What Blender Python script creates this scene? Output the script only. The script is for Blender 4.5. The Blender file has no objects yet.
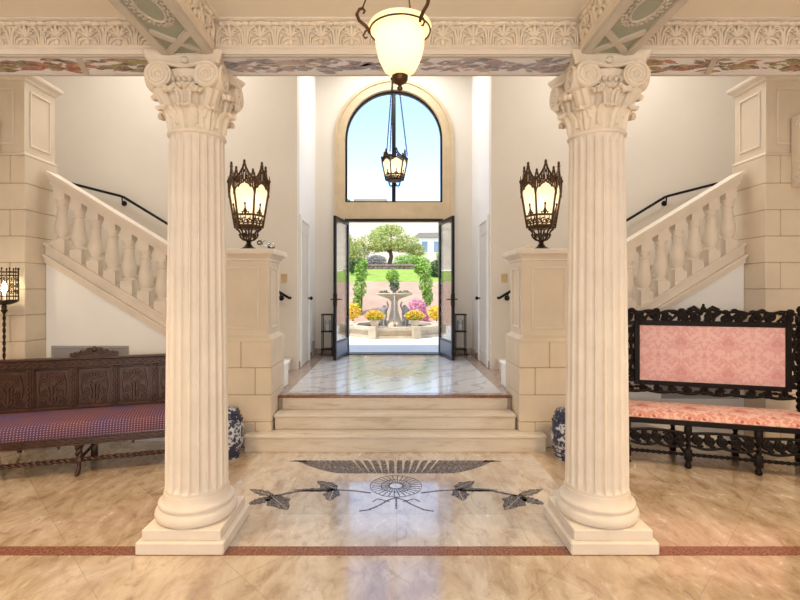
import bpy, bmesh, math, random
from mathutils import Vector, Matrix
random.seed(7)
PI = math.pi
sc = bpy.context.scene
C = sc.collection

# ------------------------------------------------------------------ mesh helper
class MB:
    def __init__(s):
        s.v = []; s.f = []; s.M = None
    def add(s, vs, fs):
        o = len(s.v)
        if s.M is not None:
            vs = [s.M @ Vector(p) for p in vs]
        s.v += [tuple(p) for p in vs]
        s.f += [tuple(i + o for i in f) for f in fs]
        return s
    def box(s, x0, x1, y0, y1, z0, z1, c=0.0):
        if x0 > x1: x0, x1 = x1, x0
        if y0 > y1: y0, y1 = y1, y0
        if z0 > z1: z0, z1 = z1, z0
        if c <= 0:
            vs = [(x, y, z) for x in (x0, x1) for y in (y0, y1) for z in (z0, z1)]
            return s.add(vs, [(0,1,3,2),(4,6,7,5),(0,4,5,1),(2,3,7,6),(0,2,6,4),(1,5,7,3)])
        c = min(c, (x1-x0)*.45, (y1-y0)*.45, (z1-z0)*.45)
        vs = []; idx = {}
        for i, x in enumerate((x0, x1)):
            for j, y in enumerate((y0, y1)):
                for k, z in enumerate((z0, z1)):
                    dx = c if i == 0 else -c; dy = c if j == 0 else -c; dz = c if k == 0 else -c
                    for a, p in enumerate(((x, y+dy, z+dz), (x+dx, y, z+dz), (x+dx, y+dy, z))):
                        idx[i,j,k,a] = len(vs); vs.append(p)
        F = []
        for i in (0,1):
            F.append((idx[i,0,0,0], idx[i,1,0,0], idx[i,1,1,0], idx[i,0,1,0]))
            F.append((idx[0,i,0,1], idx[1,i,0,1], idx[1,i,1,1], idx[0,i,1,1]))
            F.append((idx[0,0,i,2], idx[1,0,i,2], idx[1,1,i,2], idx[0,1,i,2]))
        for a in (0,1):
            for b in (0,1):
                F.append((idx[a,b,0,0], idx[a,b,1,0], idx[a,b,1,1], idx[a,b,0,1]))
                F.append((idx[a,0,b,0], idx[a,1,b,0], idx[a,1,b,2], idx[a,0,b,2]))
                F.append((idx[0,a,b,1], idx[1,a,b,1], idx[1,a,b,2], idx[0,a,b,2]))
        for i in (0,1):
            for j in (0,1):
                for k in (0,1):
                    F.append((idx[i,j,k,0], idx[i,j,k,1], idx[i,j,k,2]))
        return s.add(vs, F)
    def lathe(s, prof, cx=0, cy=0, cz=0, n=32, rf=None, a0=0.0, sq=None):
        vs = []; F = []
        for (r, z) in prof:
            for i in range(n):
                a = a0 + 2*PI*i/n
                rr = r if rf is None else rf(r, z, a)
                vs.append((cx+rr*math.cos(a), cy+rr*math.sin(a), cz+z))
        m = len(prof)
        for k in range(m-1):
            for i in range(n):
                j = (i+1) % n
                F.append((k*n+i, k*n+j, (k+1)*n+j, (k+1)*n+i))
        F.append(tuple(range(n-1, -1, -1)))
        F.append(tuple((m-1)*n+i for i in range(n)))
        return s.add(vs, F)
    def sqlathe(s, prof, cx=0, cy=0, cz=0):
        # square-plan moulding: prof = (half_x, half_y, z)
        vs = []; F = []
        for (hx, hy, z) in prof:
            vs += [(cx-hx, cy-hy, cz+z), (cx+hx, cy-hy, cz+z), (cx+hx, cy+hy, cz+z), (cx-hx, cy+hy, cz+z)]
        m = len(prof)
        for k in range(m-1):
            for i in range(4):
                j = (i+1) % 4
                F.append((k*4+i, k*4+j, (k+1)*4+j, (k+1)*4+i))
        F.append((3,2,1,0)); F.append(tuple((m-1)*4+i for i in range(4)))
        return s.add(vs, F)
    def tube(s, path, r, n=8, closed=False):
        P = [Vector(p) for p in path]
        m = len(P)
        if m < 2: return s
        R = r if isinstance(r, (list, tuple)) else [r]*m
        T = []
        for i in range(m):
            if closed: t = P[(i+1) % m]-P[i-1]
            else: t = P[min(i+1, m-1)]-P[max(i-1, 0)]
            if t.length < 1e-9: t = Vector((0,0,1))
            T.append(t.normalized())
        ref = Vector((0,0,1)) if abs(T[0].z) < .9 else Vector((1,0,0))
        N = (ref - T[0]*ref.dot(T[0])).normalized()
        vs = []; F = []
        for i in range(m):
            N = N - T[i]*N.dot(T[i])
            if N.length < 1e-6:
                N = T[i].orthogonal()
            N.normalize()
            B = T[i].cross(N)
            for k in range(n):
                a = 2*PI*k/n
                vs.append(P[i] + (N*math.cos(a)+B*math.sin(a))*R[i])
        for i in range(m-1 if not closed else m):
            j = (i+1) % m
            for k in range(n):
                l = (k+1) % n
                F.append((i*n+k, i*n+l, j*n+l, j*n+k))
        if not closed:
            F.append(tuple(range(n-1,-1,-1))); F.append(tuple((m-1)*n+k for k in range(n)))
        return s.add(vs, F)
    def bar(s, a, b, r, n=8):
        return s.tube([a, b], r, n)
    def twist(s, a, b, r, pitch=.05, n=8, strands=2):
        a = Vector(a); b = Vector(b); d = b-a; L = d.length; d.normalize()
        u = d.orthogonal().normalized(); w = d.cross(u)
        m = max(6, int(L/pitch*8))
        for k in range(strands):
            pts = []
            for i in range(m+1):
                t = L*i/m; an = 2*PI*t/(pitch*strands) + 2*PI*k/strands
                pts.append(a+d*t+(u*math.cos(an)+w*math.sin(an))*r*.5)
            s.tube(pts, r*.58, n)
        return s
    def prism(s, poly, lo, hi, axis='y'):
        # poly in the two remaining axes: 'y'->(x,z), 'z'->(x,y), 'x'->(y,z)
        n = len(poly)
        def P(p, h):
            if axis == 'y': return (p[0], h, p[1])
            if axis == 'z': return (p[0], p[1], h)
            return (h, p[0], p[1])
        vs = [P(p, lo) for p in poly]+[P(p, hi) for p in poly]
        F = [tuple(range(n)), tuple(range(2*n-1, n-1, -1))]
        for i in range(n):
            j = (i+1) % n
            F.append((i, j, n+j, n+i))
        return s.add(vs, F)
    def ell(s, c, r, nu=12, nv=8):
        if not isinstance(r, (tuple, list)): r = (r, r, r)
        vs = [(c[0], c[1], c[2]-r[2])]
        for j in range(1, nv):
            t = -PI/2+PI*j/nv
            for i in range(nu):
                a = 2*PI*i/nu
                vs.append((c[0]+r[0]*math.cos(t)*math.cos(a), c[1]+r[1]*math.cos(t)*math.sin(a), c[2]+r[2]*math.sin(t)))
        vs.append((c[0], c[1], c[2]+r[2]))
        F = []
        for i in range(nu):
            F.append((0, 1+(i+1) % nu, 1+i))
            F.append((len(vs)-1, 1+(nv-2)*nu+i, 1+(nv-2)*nu+(i+1) % nu))
        for j in range(nv-2):
            for i in range(nu):
                k = (i+1) % nu
                F.append((1+j*nu+i, 1+j*nu+k, 1+(j+1)*nu+k, 1+(j+1)*nu+i))
        return s.add(vs, F)
    def grid(s, fn, nu, nv):
        vs = [fn(i/nu, j/nv) for j in range(nv+1) for i in range(nu+1)]
        F = [(j*(nu+1)+i, j*(nu+1)+i+1, (j+1)*(nu+1)+i+1, (j+1)*(nu+1)+i) for j in range(nv) for i in range(nu)]
        return s.add(vs, F)
    def slab(s, fn, fnb, nu, nv):
        # closed sheet between front fn and back fnb
        o = []; W = nu+1; N = W*(nv+1)
        vs = [fn(i/nu, j/nv) for j in range(nv+1) for i in range(W)] + [fnb(i/nu, j/nv) for j in range(nv+1) for i in range(W)]
        F = []
        for j in range(nv):
            for i in range(nu):
                a = j*W+i
                F.append((a, a+1, a+1+W, a+W)); F.append((N+a+W, N+a+1+W, N+a+1, N+a))
        for i in range(nu):
            F.append((i+1, i, N+i, N+i+1)); a = nv*W+i; F.append((a, a+1, N+a+1, N+a))
        for j in range(nv):
            a = j*W; F.append((a, a+W, N+a+W, N+a)); a = j*W+nu; F.append((a+W, a, N+a, N+a+W))
        return s.add(vs, F)
    def build(s, name, m, parent=None, ang=40, recalc=True):
        me = bpy.data.meshes.new(name)
        me.from_pydata(s.v, [], s.f)
        if recalc:
            bm = bmesh.new(); bm.from_mesh(me)
            bmesh.ops.recalc_face_normals(bm, faces=bm.faces)
            bm.to_mesh(me); bm.free()
        if ang > 0:
            me.polygons.foreach_set('use_smooth', [True]*len(me.polygons))
            me.set_sharp_from_angle(angle=math.radians(ang))
        me.materials.append(m)
        me.update()
        o = bpy.data.objects.new(name, me); C.objects.link(o)
        if parent: o.parent = parent
        return o

def tag(o, label=None, cat=None, group=None, kind=None):
    if label: o['label'] = label
    if cat: o['category'] = cat
    if group: o['group'] = group
    if kind: o['kind'] = kind
    return o
def thing(name, label, cat, loc=(0,0,0), rz=0, group=None, kind=None):
    o = bpy.data.objects.new(name, None); C.objects.link(o)
    o.empty_display_size = .1
    o.location = loc; o.rotation_euler = (0,0,rz)
    return tag(o, label, cat, group, kind)
def struct(o, label, cat='wall'):
    return tag(o, label, cat, None, 'structure')
def kids(o): return [c for c in C.objects if c.parent == o]
def dup(root, loc, rz=0, label=None):
    r = root.copy(); C.objects.link(r); r.location = loc; r.rotation_euler = (0,0,rz)
    if label: r['label'] = label
    for ch in kids(root):
        c = ch.copy(); C.objects.link(c); c.parent = r
        for g in kids(ch):
            d = g.copy(); C.objects.link(d); d.parent = c
    return r
def spiral(cx, cz, r0, r1, turns, a0=0, d=1, n=None):
    n = n or int(14*abs(turns))+4
    return [(cx+(r0+(r1-r0)*i/n)*math.cos(a0+d*2*PI*turns*i/n), cz+(r0+(r1-r0)*i/n)*math.sin(a0+d*2*PI*turns*i/n)) for i in range(n+1)]
def bez(p0, p1, p2, p3, n=12):
    P = [Vector(p) for p in (p0, p1, p2, p3)]
    return [(1-t)**3*P[0]+3*(1-t)**2*t*P[1]+3*(1-t)*t*t*P[2]+t**3*P[3] for t in [i/n for i in range(n+1)]]

# ------------------------------------------------------------------ materials
def srgb(r, g, b):
    f = lambda c: (c/255/12.92) if c/255 <= .04045 else ((c/255+.055)/1.055)**2.4
    return (f(r), f(g), f(b), 1)
class NT:
    def __init__(s, name):
        s.m = bpy.data.materials.new(name); s.m.use_nodes = True
        s.t = s.m.node_tree; s.b = s.t.nodes['Principled BSDF']; s.out = s.t.nodes['Material Output']
    def n(s, typ, ins=None, **kw):
        nd = s.t.nodes.new(typ)
        for k, v in kw.items(): setattr(nd, k, v)
        for k, v in (ins or {}).items():
            if isinstance(v, bpy.types.NodeSocket): s.t.links.new(v, nd.inputs[k])
            else: nd.inputs[k].default_value = v
        return nd
    def link(s, a, b): s.t.links.new(a, b)
    def coord(s, scale=(1,1,1), rot=(0,0,0), gen=False):
        tc = s.n('ShaderNodeTexCoord')
        return s.n('ShaderNodeMapping', {'Vector': tc.outputs['Object'], 'Scale': scale, 'Rotation': rot}).outputs[0]
    def noise(s, vec, scale, detail=4, rough=.55, dist=0):
        return s.n('ShaderNodeTexNoise', {'Vector': vec, 'Scale': scale, 'Detail': detail, 'Roughness': rough, 'Distortion': dist}).outputs[0]
    def ramp(s, fac, stops, interp='LINEAR'):
        nd = s.n('ShaderNodeValToRGB', {'Fac': fac}); cr = nd.color_ramp; cr.interpolation = interp
        while len(cr.elements) < len(stops): cr.elements.new(.5)
        for e, (p, c) in zip(cr.elements, stops): e.position = p; e.color = c if len(c) == 4 else (*c, 1)
        return nd.outputs[0]
    def mix(s, fac, a, b, blend='MIX'):
        nd = s.n('ShaderNodeMix', data_type='RGBA', blend_type=blend)
        for k, v in ((0, fac), (6, a), (7, b)):
            if isinstance(v, bpy.types.NodeSocket): s.link(v, nd.inputs[k])
            else: nd.inputs[k].default_value = v
        return nd.outputs[2]
    def math(s, op, a, b=0.0, c=0.0):
        nd = s.n('ShaderNodeMath', operation=op)
        for k, v in ((0, a), (1, b), (2, c)):
            if isinstance(v, bpy.types.NodeSocket): s.link(v, nd.inputs[k])
            else: nd.inputs[k].default_value = v
        return nd.outputs[0]
    def bump(s, h, strength=.2, dist=.01):
        s.link(s.n('ShaderNodeBump', {'Height': h, 'Strength': strength, 'Distance': dist}).outputs[0], s.b.inputs['Normal'])
    def col(s, v):
        if isinstance(v, bpy.types.NodeSocket): s.link(v, s.b.inputs['Base Color'])
        else: s.b.inputs['Base Color'].default_value = v
    def set(s, **kw):
        for k, v in kw.items(): s.b.inputs[k.replace('_', ' ')].default_value = v
        return s
def plain(name, c, rough=.6, metal=0, var=.12, scale=6, bump=0, bscale=40):
    t = NT(name); co = t.coord()
    d = tuple(x*(1-var) for x in c[:3])+(1,); e = tuple(min(1, x*(1+var*.6)) for x in c[:3])+(1,)
    t.col(t.ramp(t.noise(co, scale), [(.3, d), (.7, e)]))
    t.set(Roughness=rough, Metallic=metal)
    if bump: t.bump(t.noise(co, bscale, 5), bump)
    return t.m
def emis(name, c, s, base=(.8,.8,.8,1), rough=.3):
    t = NT(name); t.col(base); t.set(Roughness=rough)
    t.b.inputs['Emission Color'].default_value = c; t.b.inputs['Emission Strength'].default_value = s
    return t.m
def glass(name, tint=(1,1,1,1), gl=.08, rough=.0, fm=.7):
    t = NT(name)
    tr = t.n('ShaderNodeBsdfTransparent', {'Color': tint}); g = t.n('ShaderNodeBsdfGlossy', {'Color': (1,1,1,1), 'Roughness': rough})
    fr = t.n('ShaderNodeLayerWeight', {'Blend': .25}); f = t.math('MULTIPLY_ADD', fr.outputs['Fresnel'], fm, gl)
    mx = t.n('ShaderNodeMixShader', {0: f, 1: tr.outputs[0], 2: g.outputs[0]})
    t.link(mx.outputs[0], t.out.inputs[0]); return t.m

M = {}
M['stone'] = plain('cast_stone', srgb(233,221,205), .55, var=.07, scale=5, bump=.06, bscale=60)
M['stone2'] = plain('block_stone', srgb(227,212,190), .6, var=.08, scale=3, bump=.06, bscale=50)
M['carved'] = plain('carved_stone', srgb(236,222,202), .6, var=.08, scale=9, bump=.08, bscale=70)
M['tan'] = plain('tan_stone', srgb(206,184,150), .6, var=.10, scale=5, bump=.05, bscale=40)
M['joint'] = plain('stone_joint', srgb(180,152,118), .9, var=.1)
M['wall'] = plain('plaster_cream', srgb(228,220,209), .75, var=.03, scale=1.3, bump=.03, bscale=30)
M['white'] = plain('plaster_white', srgb(249,248,246), .6, var=.01, scale=2)
M['ceil'] = plain('ceiling_plaster', srgb(238,229,214), .8, var=.03, scale=1)
M['black'] = plain('black_iron', srgb(26,25,28), .4, .6, var=.2)
M['frame'] = plain('black_steel', srgb(34,36,42), .35, .5, var=.1)
M['bronze'] = plain('aged_bronze', srgb(86,62,40), .4, .75, var=.35, scale=25, bump=.1)
M['dkbronze'] = plain('dark_bronze', srgb(62,48,36), .45, .7, var=.35, scale=25)
M['silver'] = plain('silvered_metal', srgb(190,190,198), .25, .9, var=.2, scale=30)
def wood(m, sp):
    m.node_tree.nodes['Principled BSDF'].inputs['Specular IOR Level'].default_value = sp; return m
M['walnut'] = plain('carved_walnut', srgb(70,44,34), .32, var=.35, scale=14, bump=.12)
M['ebony'] = plain('ebonised_wood', srgb(22,14,13), .5, var=.35, scale=16, bump=.12)
wood(M['ebony'], .2)
M['knob'] = plain('dark_knob', srgb(50,42,36), .3, .8)
M['doorw'] = plain('painted_door', srgb(226,224,220), .45, var=.03)
M['grille'] = plain('grille_metal', srgb(176,174,176), .5, .2, var=.06)
M['clear'] = glass('clear_glass')
M['pane'] = glass('window_glass', gl=.0, fm=.12)
M['crystal'] = glass('crystal', tint=(.93,.95,.97,1), gl=.18, rough=.05)
M['bulb'] = emis('bulb_glow', (1,.84,.56,1), 60)
def frost():
    t = NT('lit_frosted_glass'); tl = t.n('ShaderNodeBsdfTranslucent', {'Color': srgb(250,240,224)}); tr = t.n('ShaderNodeBsdfTransparent', {'Color': (1,1,1,1)}); df = t.n('ShaderNodeBsdfDiffuse', {'Color': srgb(240,230,212)}); em = t.n('ShaderNodeEmission', {'Color': (1,.84,.6,1), 'Strength': .16})
    a = t.n('ShaderNodeMixShader', {0: .30, 1: tl.outputs[0], 2: df.outputs[0]}); c = t.n('ShaderNodeMixShader', {0: .18, 1: a.outputs[0], 2: tr.outputs[0]}); d = t.n('ShaderNodeAddShader', {0: c.outputs[0], 1: em.outputs[0]})
    t.link(d.outputs[0], t.out.inputs[0]); return t.m
M['frost'] = frost()
def alab():
    t = NT('lit_alabaster'); tl = t.n('ShaderNodeBsdfTranslucent', {'Color': srgb(252,240,212)}); df = t.n('ShaderNodeBsdfDiffuse', {'Color': srgb(246,236,214)}); em = t.n('ShaderNodeEmission', {'Color': (1,.86,.62,1), 'Strength': .13})
    a = t.n('ShaderNodeMixShader', {0: .45, 1: tl.outputs[0], 2: df.outputs[0]}); d = t.n('ShaderNodeAddShader', {0: a.outputs[0], 1: em.outputs[0]})
    t.link(d.outputs[0], t.out.inputs[0]); return t.m
M['alab'] = alab()
M['kick'] = plain('kick_panel', srgb(120,128,142), .35, .4, var=.08)
M['switch'] = plain('switch_plate', srgb(206,182,140), .4, .3)

# travertine floor in diagonal tiles
def floor_mat(name, rot, c1, c2, dark, light, vein, size):
    t = NT(name)
    co = t.coord(rot=(0,0,math.radians(rot)))
    br = t.n('ShaderNodeTexBrick', {'Vector': co, 'Color1': c1, 'Color2': c2, 'Mortar': srgb(168,148,126),
             'Scale': 1, 'Mortar Size': .0025, 'Mortar Smooth': .3, 'Bias': 0, 'Brick Width': size, 'Row Height': size}, offset=0.0, squash=1.0)
    cs = t.coord((1.6, .8, 1), rot=(0,0,math.radians(20)))
    n1 = t.noise(cs, 1.9, 9, .7, .8); n2 = t.noise(cs, 5.5, 10, .72, .7)
    a = t.mix(t.ramp(n1, [(.40,(0,0,0)), (.60,(.95,.95,.95))]), br.outputs[0], dark)
    b = t.mix(t.ramp(n2, [(.50,(0,0,0)), (.72,(.6,.6,.6))]), a, light)
    c = t.mix(t.ramp(n2, [(.34,(.8,.8,.8)), (.47,(0,0,0))]), b, vein)
    t.col(c); t.b.inputs['Specular IOR Level'].default_value = .8; t.b.inputs['Coat Weight'].default_value = 1; t.b.inputs['Coat Roughness'].default_value = .09; t.b.inputs['Coat IOR'].default_value = 2.0
    t.link(t.ramp(n2, [(.3,(.15,.15,.15)), (.7,(.3,.3,.3))]), t.b.inputs['Roughness'])
    t.bump(t.math('ADD', t.math('MULTIPLY', br.outputs['Fac'], -1), t.math('MULTIPLY', n2, .1)), .12, .002)
    return t.m
def step_mat():
    t = NT('step_travertine'); n1 = t.noise(t.coord((1.2,5,7)), 2.5, 8, .65, .4)
    t.col(t.ramp(n1, [(.25, srgb(196,176,152)), (.45, srgb(222,209,190)), (.7, srgb(232,222,207))])); t.set(Roughness=.3); return t.m
M['floor'] = floor_mat('travertine_tiles', 45, srgb(218,198,168), srgb(205,179,146), srgb(178,150,116), srgb(230,216,196), srgb(148,122,98), .62)
M['floor_field'] = floor_mat('pale_limestone', 0, srgb(220,211,199), srgb(210,199,185), srgb(190,172,152), srgb(232,226,217), srgb(160,142,126), .84)
def marble(name, base, vein, scale=1.6, rough=.12, dist=12):
    t = NT(name); co = t.coord()
    n = t.noise(co, scale*2, 6, .6, 1.0)
    w = t.n('ShaderNodeTexWave', {'Vector': t.coord(rot=(0,0,.7)), 'Scale': scale, 'Distortion': dist, 'Detail': 5, 'Detail Scale': 1.2, 'Detail Roughness': .6})
    a = t.mix(t.ramp(n, [(.35,(0,0,0)), (.75,(.5,.5,.5))]), base, tuple(x*.86 for x in base[:3])+(1,))
    t.col(t.mix(t.ramp(w.outputs['Fac'], [(0,(.75,.75,.75)), (.13,(0,0,0))]), a, vein))
    t.set(Roughness=rough); t.b.inputs['Specular IOR Level'].default_value = .6
    return t.m
M['marble'] = marble('white_marble', srgb(222,222,226), srgb(178,180,188), 1.0)
M['marble_border'] = marble('brown_marble', srgb(178,158,146), srgb(150,122,108), 2.5)
def granite():
    t = NT('red_granite'); t.col(t.ramp(t.noise(t.coord(), 70, 4, .7), [(.35, srgb(92,56,44)), (.5, srgb(138,90,70)), (.68, srgb(168,120,98))])); t.set(Roughness=.18); return t.m
M['red_marble'] = granite()
M['step'] = step_mat()
M['gold_marble'] = marble('medallion_marble', srgb(214,206,180), srgb(170,150,110), 3)
def mosaic_mat():
    t = NT('mosaic_tesserae'); co = t.coord()
    v = t.n('ShaderNodeTexVoronoi', {'Vector': co, 'Scale': 55}); v2 = t.n('ShaderNodeTexVoronoi', {'Vector': co, 'Scale': 55}, feature='DISTANCE_TO_EDGE')
    c = t.ramp(v.outputs['Color'], [(.1, srgb(20,24,42)), (.55, srgb(40,46,72)), (.95, srgb(86,92,116))])
    t.col(t.mix(t.ramp(v2.outputs['Distance'], [(.02,(1,1,1)), (.1,(0,0,0))]), c, srgb(150,140,132)))
    t.set(Roughness=.25); return t.m
M['mosaic'] = mosaic_mat()
M['soffit'] = plain('painted_soffit_ground', srgb(246,245,250), .5, var=.03, scale=8)
def paint(name, cols):
    t = NT(name); g = t.n('ShaderNodeNewGeometry'); c = t.ramp(g.outputs['Random Per Island'], [(i/len(cols), x) for i, x in enumerate(cols)], 'CONSTANT')
    t.col(t.mix(t.ramp(t.noise(t.coord(), 40, 3), [(.4,(0,0,0)), (.7,(.5,.5,.5))]), c, srgb(224,214,206))); t.set(Roughness=.5); return t.m
M['paint_side'] = paint('painted_autumn_leaves', [srgb(124,120,70), srgb(166,100,70), srgb(158,138,78), srgb(110,108,90), srgb(182,146,104), srgb(122,84,66), srgb(166,154,96), srgb(190,120,100)])
M['paint_mid'] = paint('painted_grey_leaves', [srgb(160,156,170), srgb(184,178,186), srgb(134,134,148), srgb(196,164,164), srgb(170,168,160), srgb(150,150,166), srgb(206,190,186)])
M['sage'] = plain('sage_panel', srgb(164,168,150), .6, var=.08)
M['mould'] = plain('painted_moulding', srgb(206,198,186), .5, var=.05)

def damask(name, c0, c1, c2, sx=.40, sz=.30, axis='Z'):
    t = NT(name); tc = t.n('ShaderNodeTexCoord'); sp = t.n('ShaderNodeSeparateXYZ', {0: tc.outputs['Object']})
    u = t.math('PINGPONG', sp.outputs['X'], sx/2); v = t.math('MODULO', t.math('ADD', sp.outputs[axis], 10), sz)
    co = t.n('ShaderNodeCombineXYZ', {0: u, 1: v, 2: 0.0}).outputs[0]
    a = t.noise(co, 20, 3, .5, .8); b = t.noise(co, 8, 2, .5, .6)
    x = t.mix(t.ramp(a, [(.47,(0,0,0)), (.5,(1,1,1))]), c0, c1)
    t.col(t.mix(t.ramp(b, [(.56,(0,0,0)), (.6,(.9,.9,.9))]), x, c2))
    t.set(Roughness=.7); t.b.inputs['Sheen Weight'].default_value = .2; t.bump(a, .1, .003); return t.m
M['damask'] = damask('pink_damask', srgb(222,184,184), srgb(212,164,166), srgb(204,148,150))
M['damask_seat'] = damask('red_cream_damask', srgb(216,180,164), srgb(202,136,122), srgb(160,62,56), axis='Y')
def dotted():
    t = NT('dotted_tapestry'); tc = t.n('ShaderNodeTexCoord'); sp = t.n('ShaderNodeSeparateXYZ', {0: tc.outputs['Object']})
    vv = t.math('ADD', sp.outputs['Y'], sp.outputs['Z'])
    k = 190
    a = t.math('SINE', t.math('MULTIPLY', t.math('ADD', sp.outputs['X'], vv), k*.7)); b = t.math('SINE', t.math('MULTIPLY', t.math('SUBTRACT', sp.outputs['X'], vv), k*.7))
    m = t.math('MULTIPLY', a, b)
    base = t.mix(t.ramp(t.noise(t.coord(), 3), [(.35,(0,0,0)), (.65,(1,1,1))]), srgb(96,48,50), srgb(62,44,86))
    t.col(t.mix(t.ramp(m, [(.58,(0,0,0)), (.78,(1,1,1))]), base, srgb(170,140,160))); t.set(Roughness=.75); return t.m
M['dots'] = dotted()
def porcelain():
    t = NT('blue_white_porcelain'); co = t.coord()
    n = t.noise(co, 14, 4, .6, 1.5); n2 = t.noise(co, 5, 2)
    t.col(t.mix(t.ramp(t.math('MULTIPLY', n, t.math('ADD', n2, .5)), [(.42,(0,0,0)), (.5,(1,1,1))]), srgb(208,212,222), srgb(52,58,84)))
    t.set(Roughness=.15); return t.m
M['porcelain'] = porcelain()
M['porc_blue'] = plain('cobalt_glaze', srgb(56,62,92), .15, var=.4, scale=30)
# outdoors
M['paving'] = plain('pale_paving', srgb(232,226,214), .8, var=.06, scale=2)
M['earth'] = plain('tan_slope', srgb(190,154,128), .9, var=.18, scale=1.6, bump=.4, bscale=6)
M['hill'] = plain('dry_hill', srgb(206,188,158), .95, var=.3, scale=.12)
M['grass'] = plain('grass', srgb(150,172,64), .9, var=.25, scale=3)
M['fstone'] = plain('fountain_stone', srgb(206,188,160), .8, var=.2, scale=6, bump=.3, bscale=25)
M['statue'] = plain('grey_statue_stone', srgb(150,146,142), .8, var=.25, scale=10)
M['water'] = plain('pool_water', srgb(74,72,58), .05, var=.2)
M['jet'] = glass('falling_water', (.97,.98,1,1), .35, .2)
def leafm(name, a, b):
    t = NT(name); g = t.n('ShaderNodeNewGeometry'); t.col(t.ramp(g.outputs['Random Per Island'], [(0, a), (1, b)])); t.set(Roughness=.6)
    t.b.inputs['Subsurface Weight'].default_value = 0.0
    return t.m
M['leaf'] = leafm('tree_leaf', srgb(122,138,58), srgb(206,204,112))
M['leaf_b'] = leafm('bright_leaf', srgb(104,150,44), srgb(170,200,86))
M['leaf_d'] = leafm('dark_leaf', srgb(56,80,40), srgb(110,128,64))
M['leaf_g'] = leafm('grey_leaf', srgb(110,114,104), srgb(150,142,128))
M['yellow'] = leafm('yellow_flower', srgb(224,170,20), srgb(246,220,80))
M['pink'] = leafm('pink_flower', srgb(206,110,150), srgb(236,170,190))
M['bark'] = plain('bark', srgb(96,80,62), .9, var=.25)
M['housew'] = plain('white_render', srgb(236,236,236), .8, var=.03)
M['roof'] = plain('grey_roof', srgb(150,140,132), .8, var=.1)
M['hglass'] = plain('house_window_glass', srgb(120,140,160), .1)
M['shrubstone'] = plain('dry_stone', srgb(132,112,98), .9, var=.3, scale=4)

# ------------------------------------------------------------------ dimensions (camera at x=-.032, y=0, z=1.6; building axis x=0)
LZ = .47          # landing level
CX, CY = 1.314, 3.095   # columns
SOF = 3.065; CEIL = 3.28
BW = 8.3; HW = 6.68; VX = 1.38; SX = 5.3; TOP = 5.6

# ------------------------------------------------------------------ shell
o = MB().box(-SX, SX, -2.6, 6.7, -.12, 0).build('floor', M['floor'], ang=0); struct(o, 'polished travertine floor in diagonal tiles', 'floor')
o = MB().box(-SX-.15, SX+.15, -2.75, 2.95, CEIL, CEIL+.15).build('ceiling', M['ceil'], ang=0); struct(o, 'plain beige ceiling between the beams', 'ceiling')
o = MB().box(-SX-.15, SX+.15, 3.2, 8.6, TOP, TOP+.15).build('ceiling_hall', M['ceil'], ang=0); struct(o, 'high ceiling over the stair hall', 'ceiling')
for s, nm in ((-1, 'left'), (1, 'right')):
    o = MB().box(s*SX, s*(SX+.15), -2.6, HW+.1, 0, TOP).build('wall_'+nm, M['wall'], ang=0); struct(o, nm+' side wall of the hall')
    o = MB().box(s*(VX+.0), s*(SX+.15), HW, HW+.16, 0, TOP).build('wall_stair_'+nm, M['wall'], ang=0); struct(o, 'cream back wall behind the %s staircase' % nm)
    b = MB().box(s*VX, s*(VX+.16), HW+.16, BW, LZ-.2, TOP)
    o = b.build('wall_entry_'+nm, M['white'], ang=0); struct(o, 'white side wall of the entry on the %s' % nm)
o = MB().box(-SX, SX, -2.75, -2.6, 0, CEIL).build('wall_rear', M['wall'], ang=0); struct(o, 'plain wall behind the viewer')
o = MB().box(-SX-.15, SX+.15, 2.95, 3.2, CEIL, TOP).build('wall_over_beam', M['wall'], ang=0); struct(o, 'upper wall over the column beam')
# landing floor
b = MB().box(-1.255, 1.255, 5.08, 5.36, 0, LZ-.004).box(-1.9, 1.9, 5.36, HW, 0, LZ-.004).box(-VX, VX, HW, 8.5, 0, LZ-.004)
o = b.build('floor_landing', M['marble_border'], ang=0); struct(o, 'brown marble border of the raised landing', 'floor')
b = MB().box(-1.18, 1.18, 5.17, 7.95, LZ-.004, LZ)
o = b.build('floor_landing_field', M['marble'], ang=0); struct(o, 'polished white grey marble of the raised landing', 'floor')
b = MB()
b.lathe([(.02,0),(.30,0),(.30,.0015),(.02,.0015)], 0, 6.45, LZ, 40)
for k in range(16):
    a = 2*PI*k/16
    b.prism([(.34*math.cos(a-.07), 6.45+.34*math.sin(a-.07)), (.52*math.cos(a), 6.45+.52*math.sin(a)), (.34*math.cos(a+.07), 6.45+.34*math.sin(a+.07))], LZ, LZ+.0015, 'z')
o = b.build('trim_medallion', M['gold_marble'], ang=0); struct(o, 'pale round star medallion inlaid in the landing', 'floor inlay')
o = MB().box(-1.33, 1.33, 2.93, 4.60, -.01, .0002).build('floor_centre_field', M['floor_field'], ang=0); struct(o, 'pale limestone field around the mosaic between the columns', 'floor')
o = MB().box(-SX, SX, 2.832, 2.93, 0, .002).build('trim_floor_strip', M['red_marble'], ang=0); struct(o, 'red brown marble strip across the floor at the columns', 'floor strip')

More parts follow.
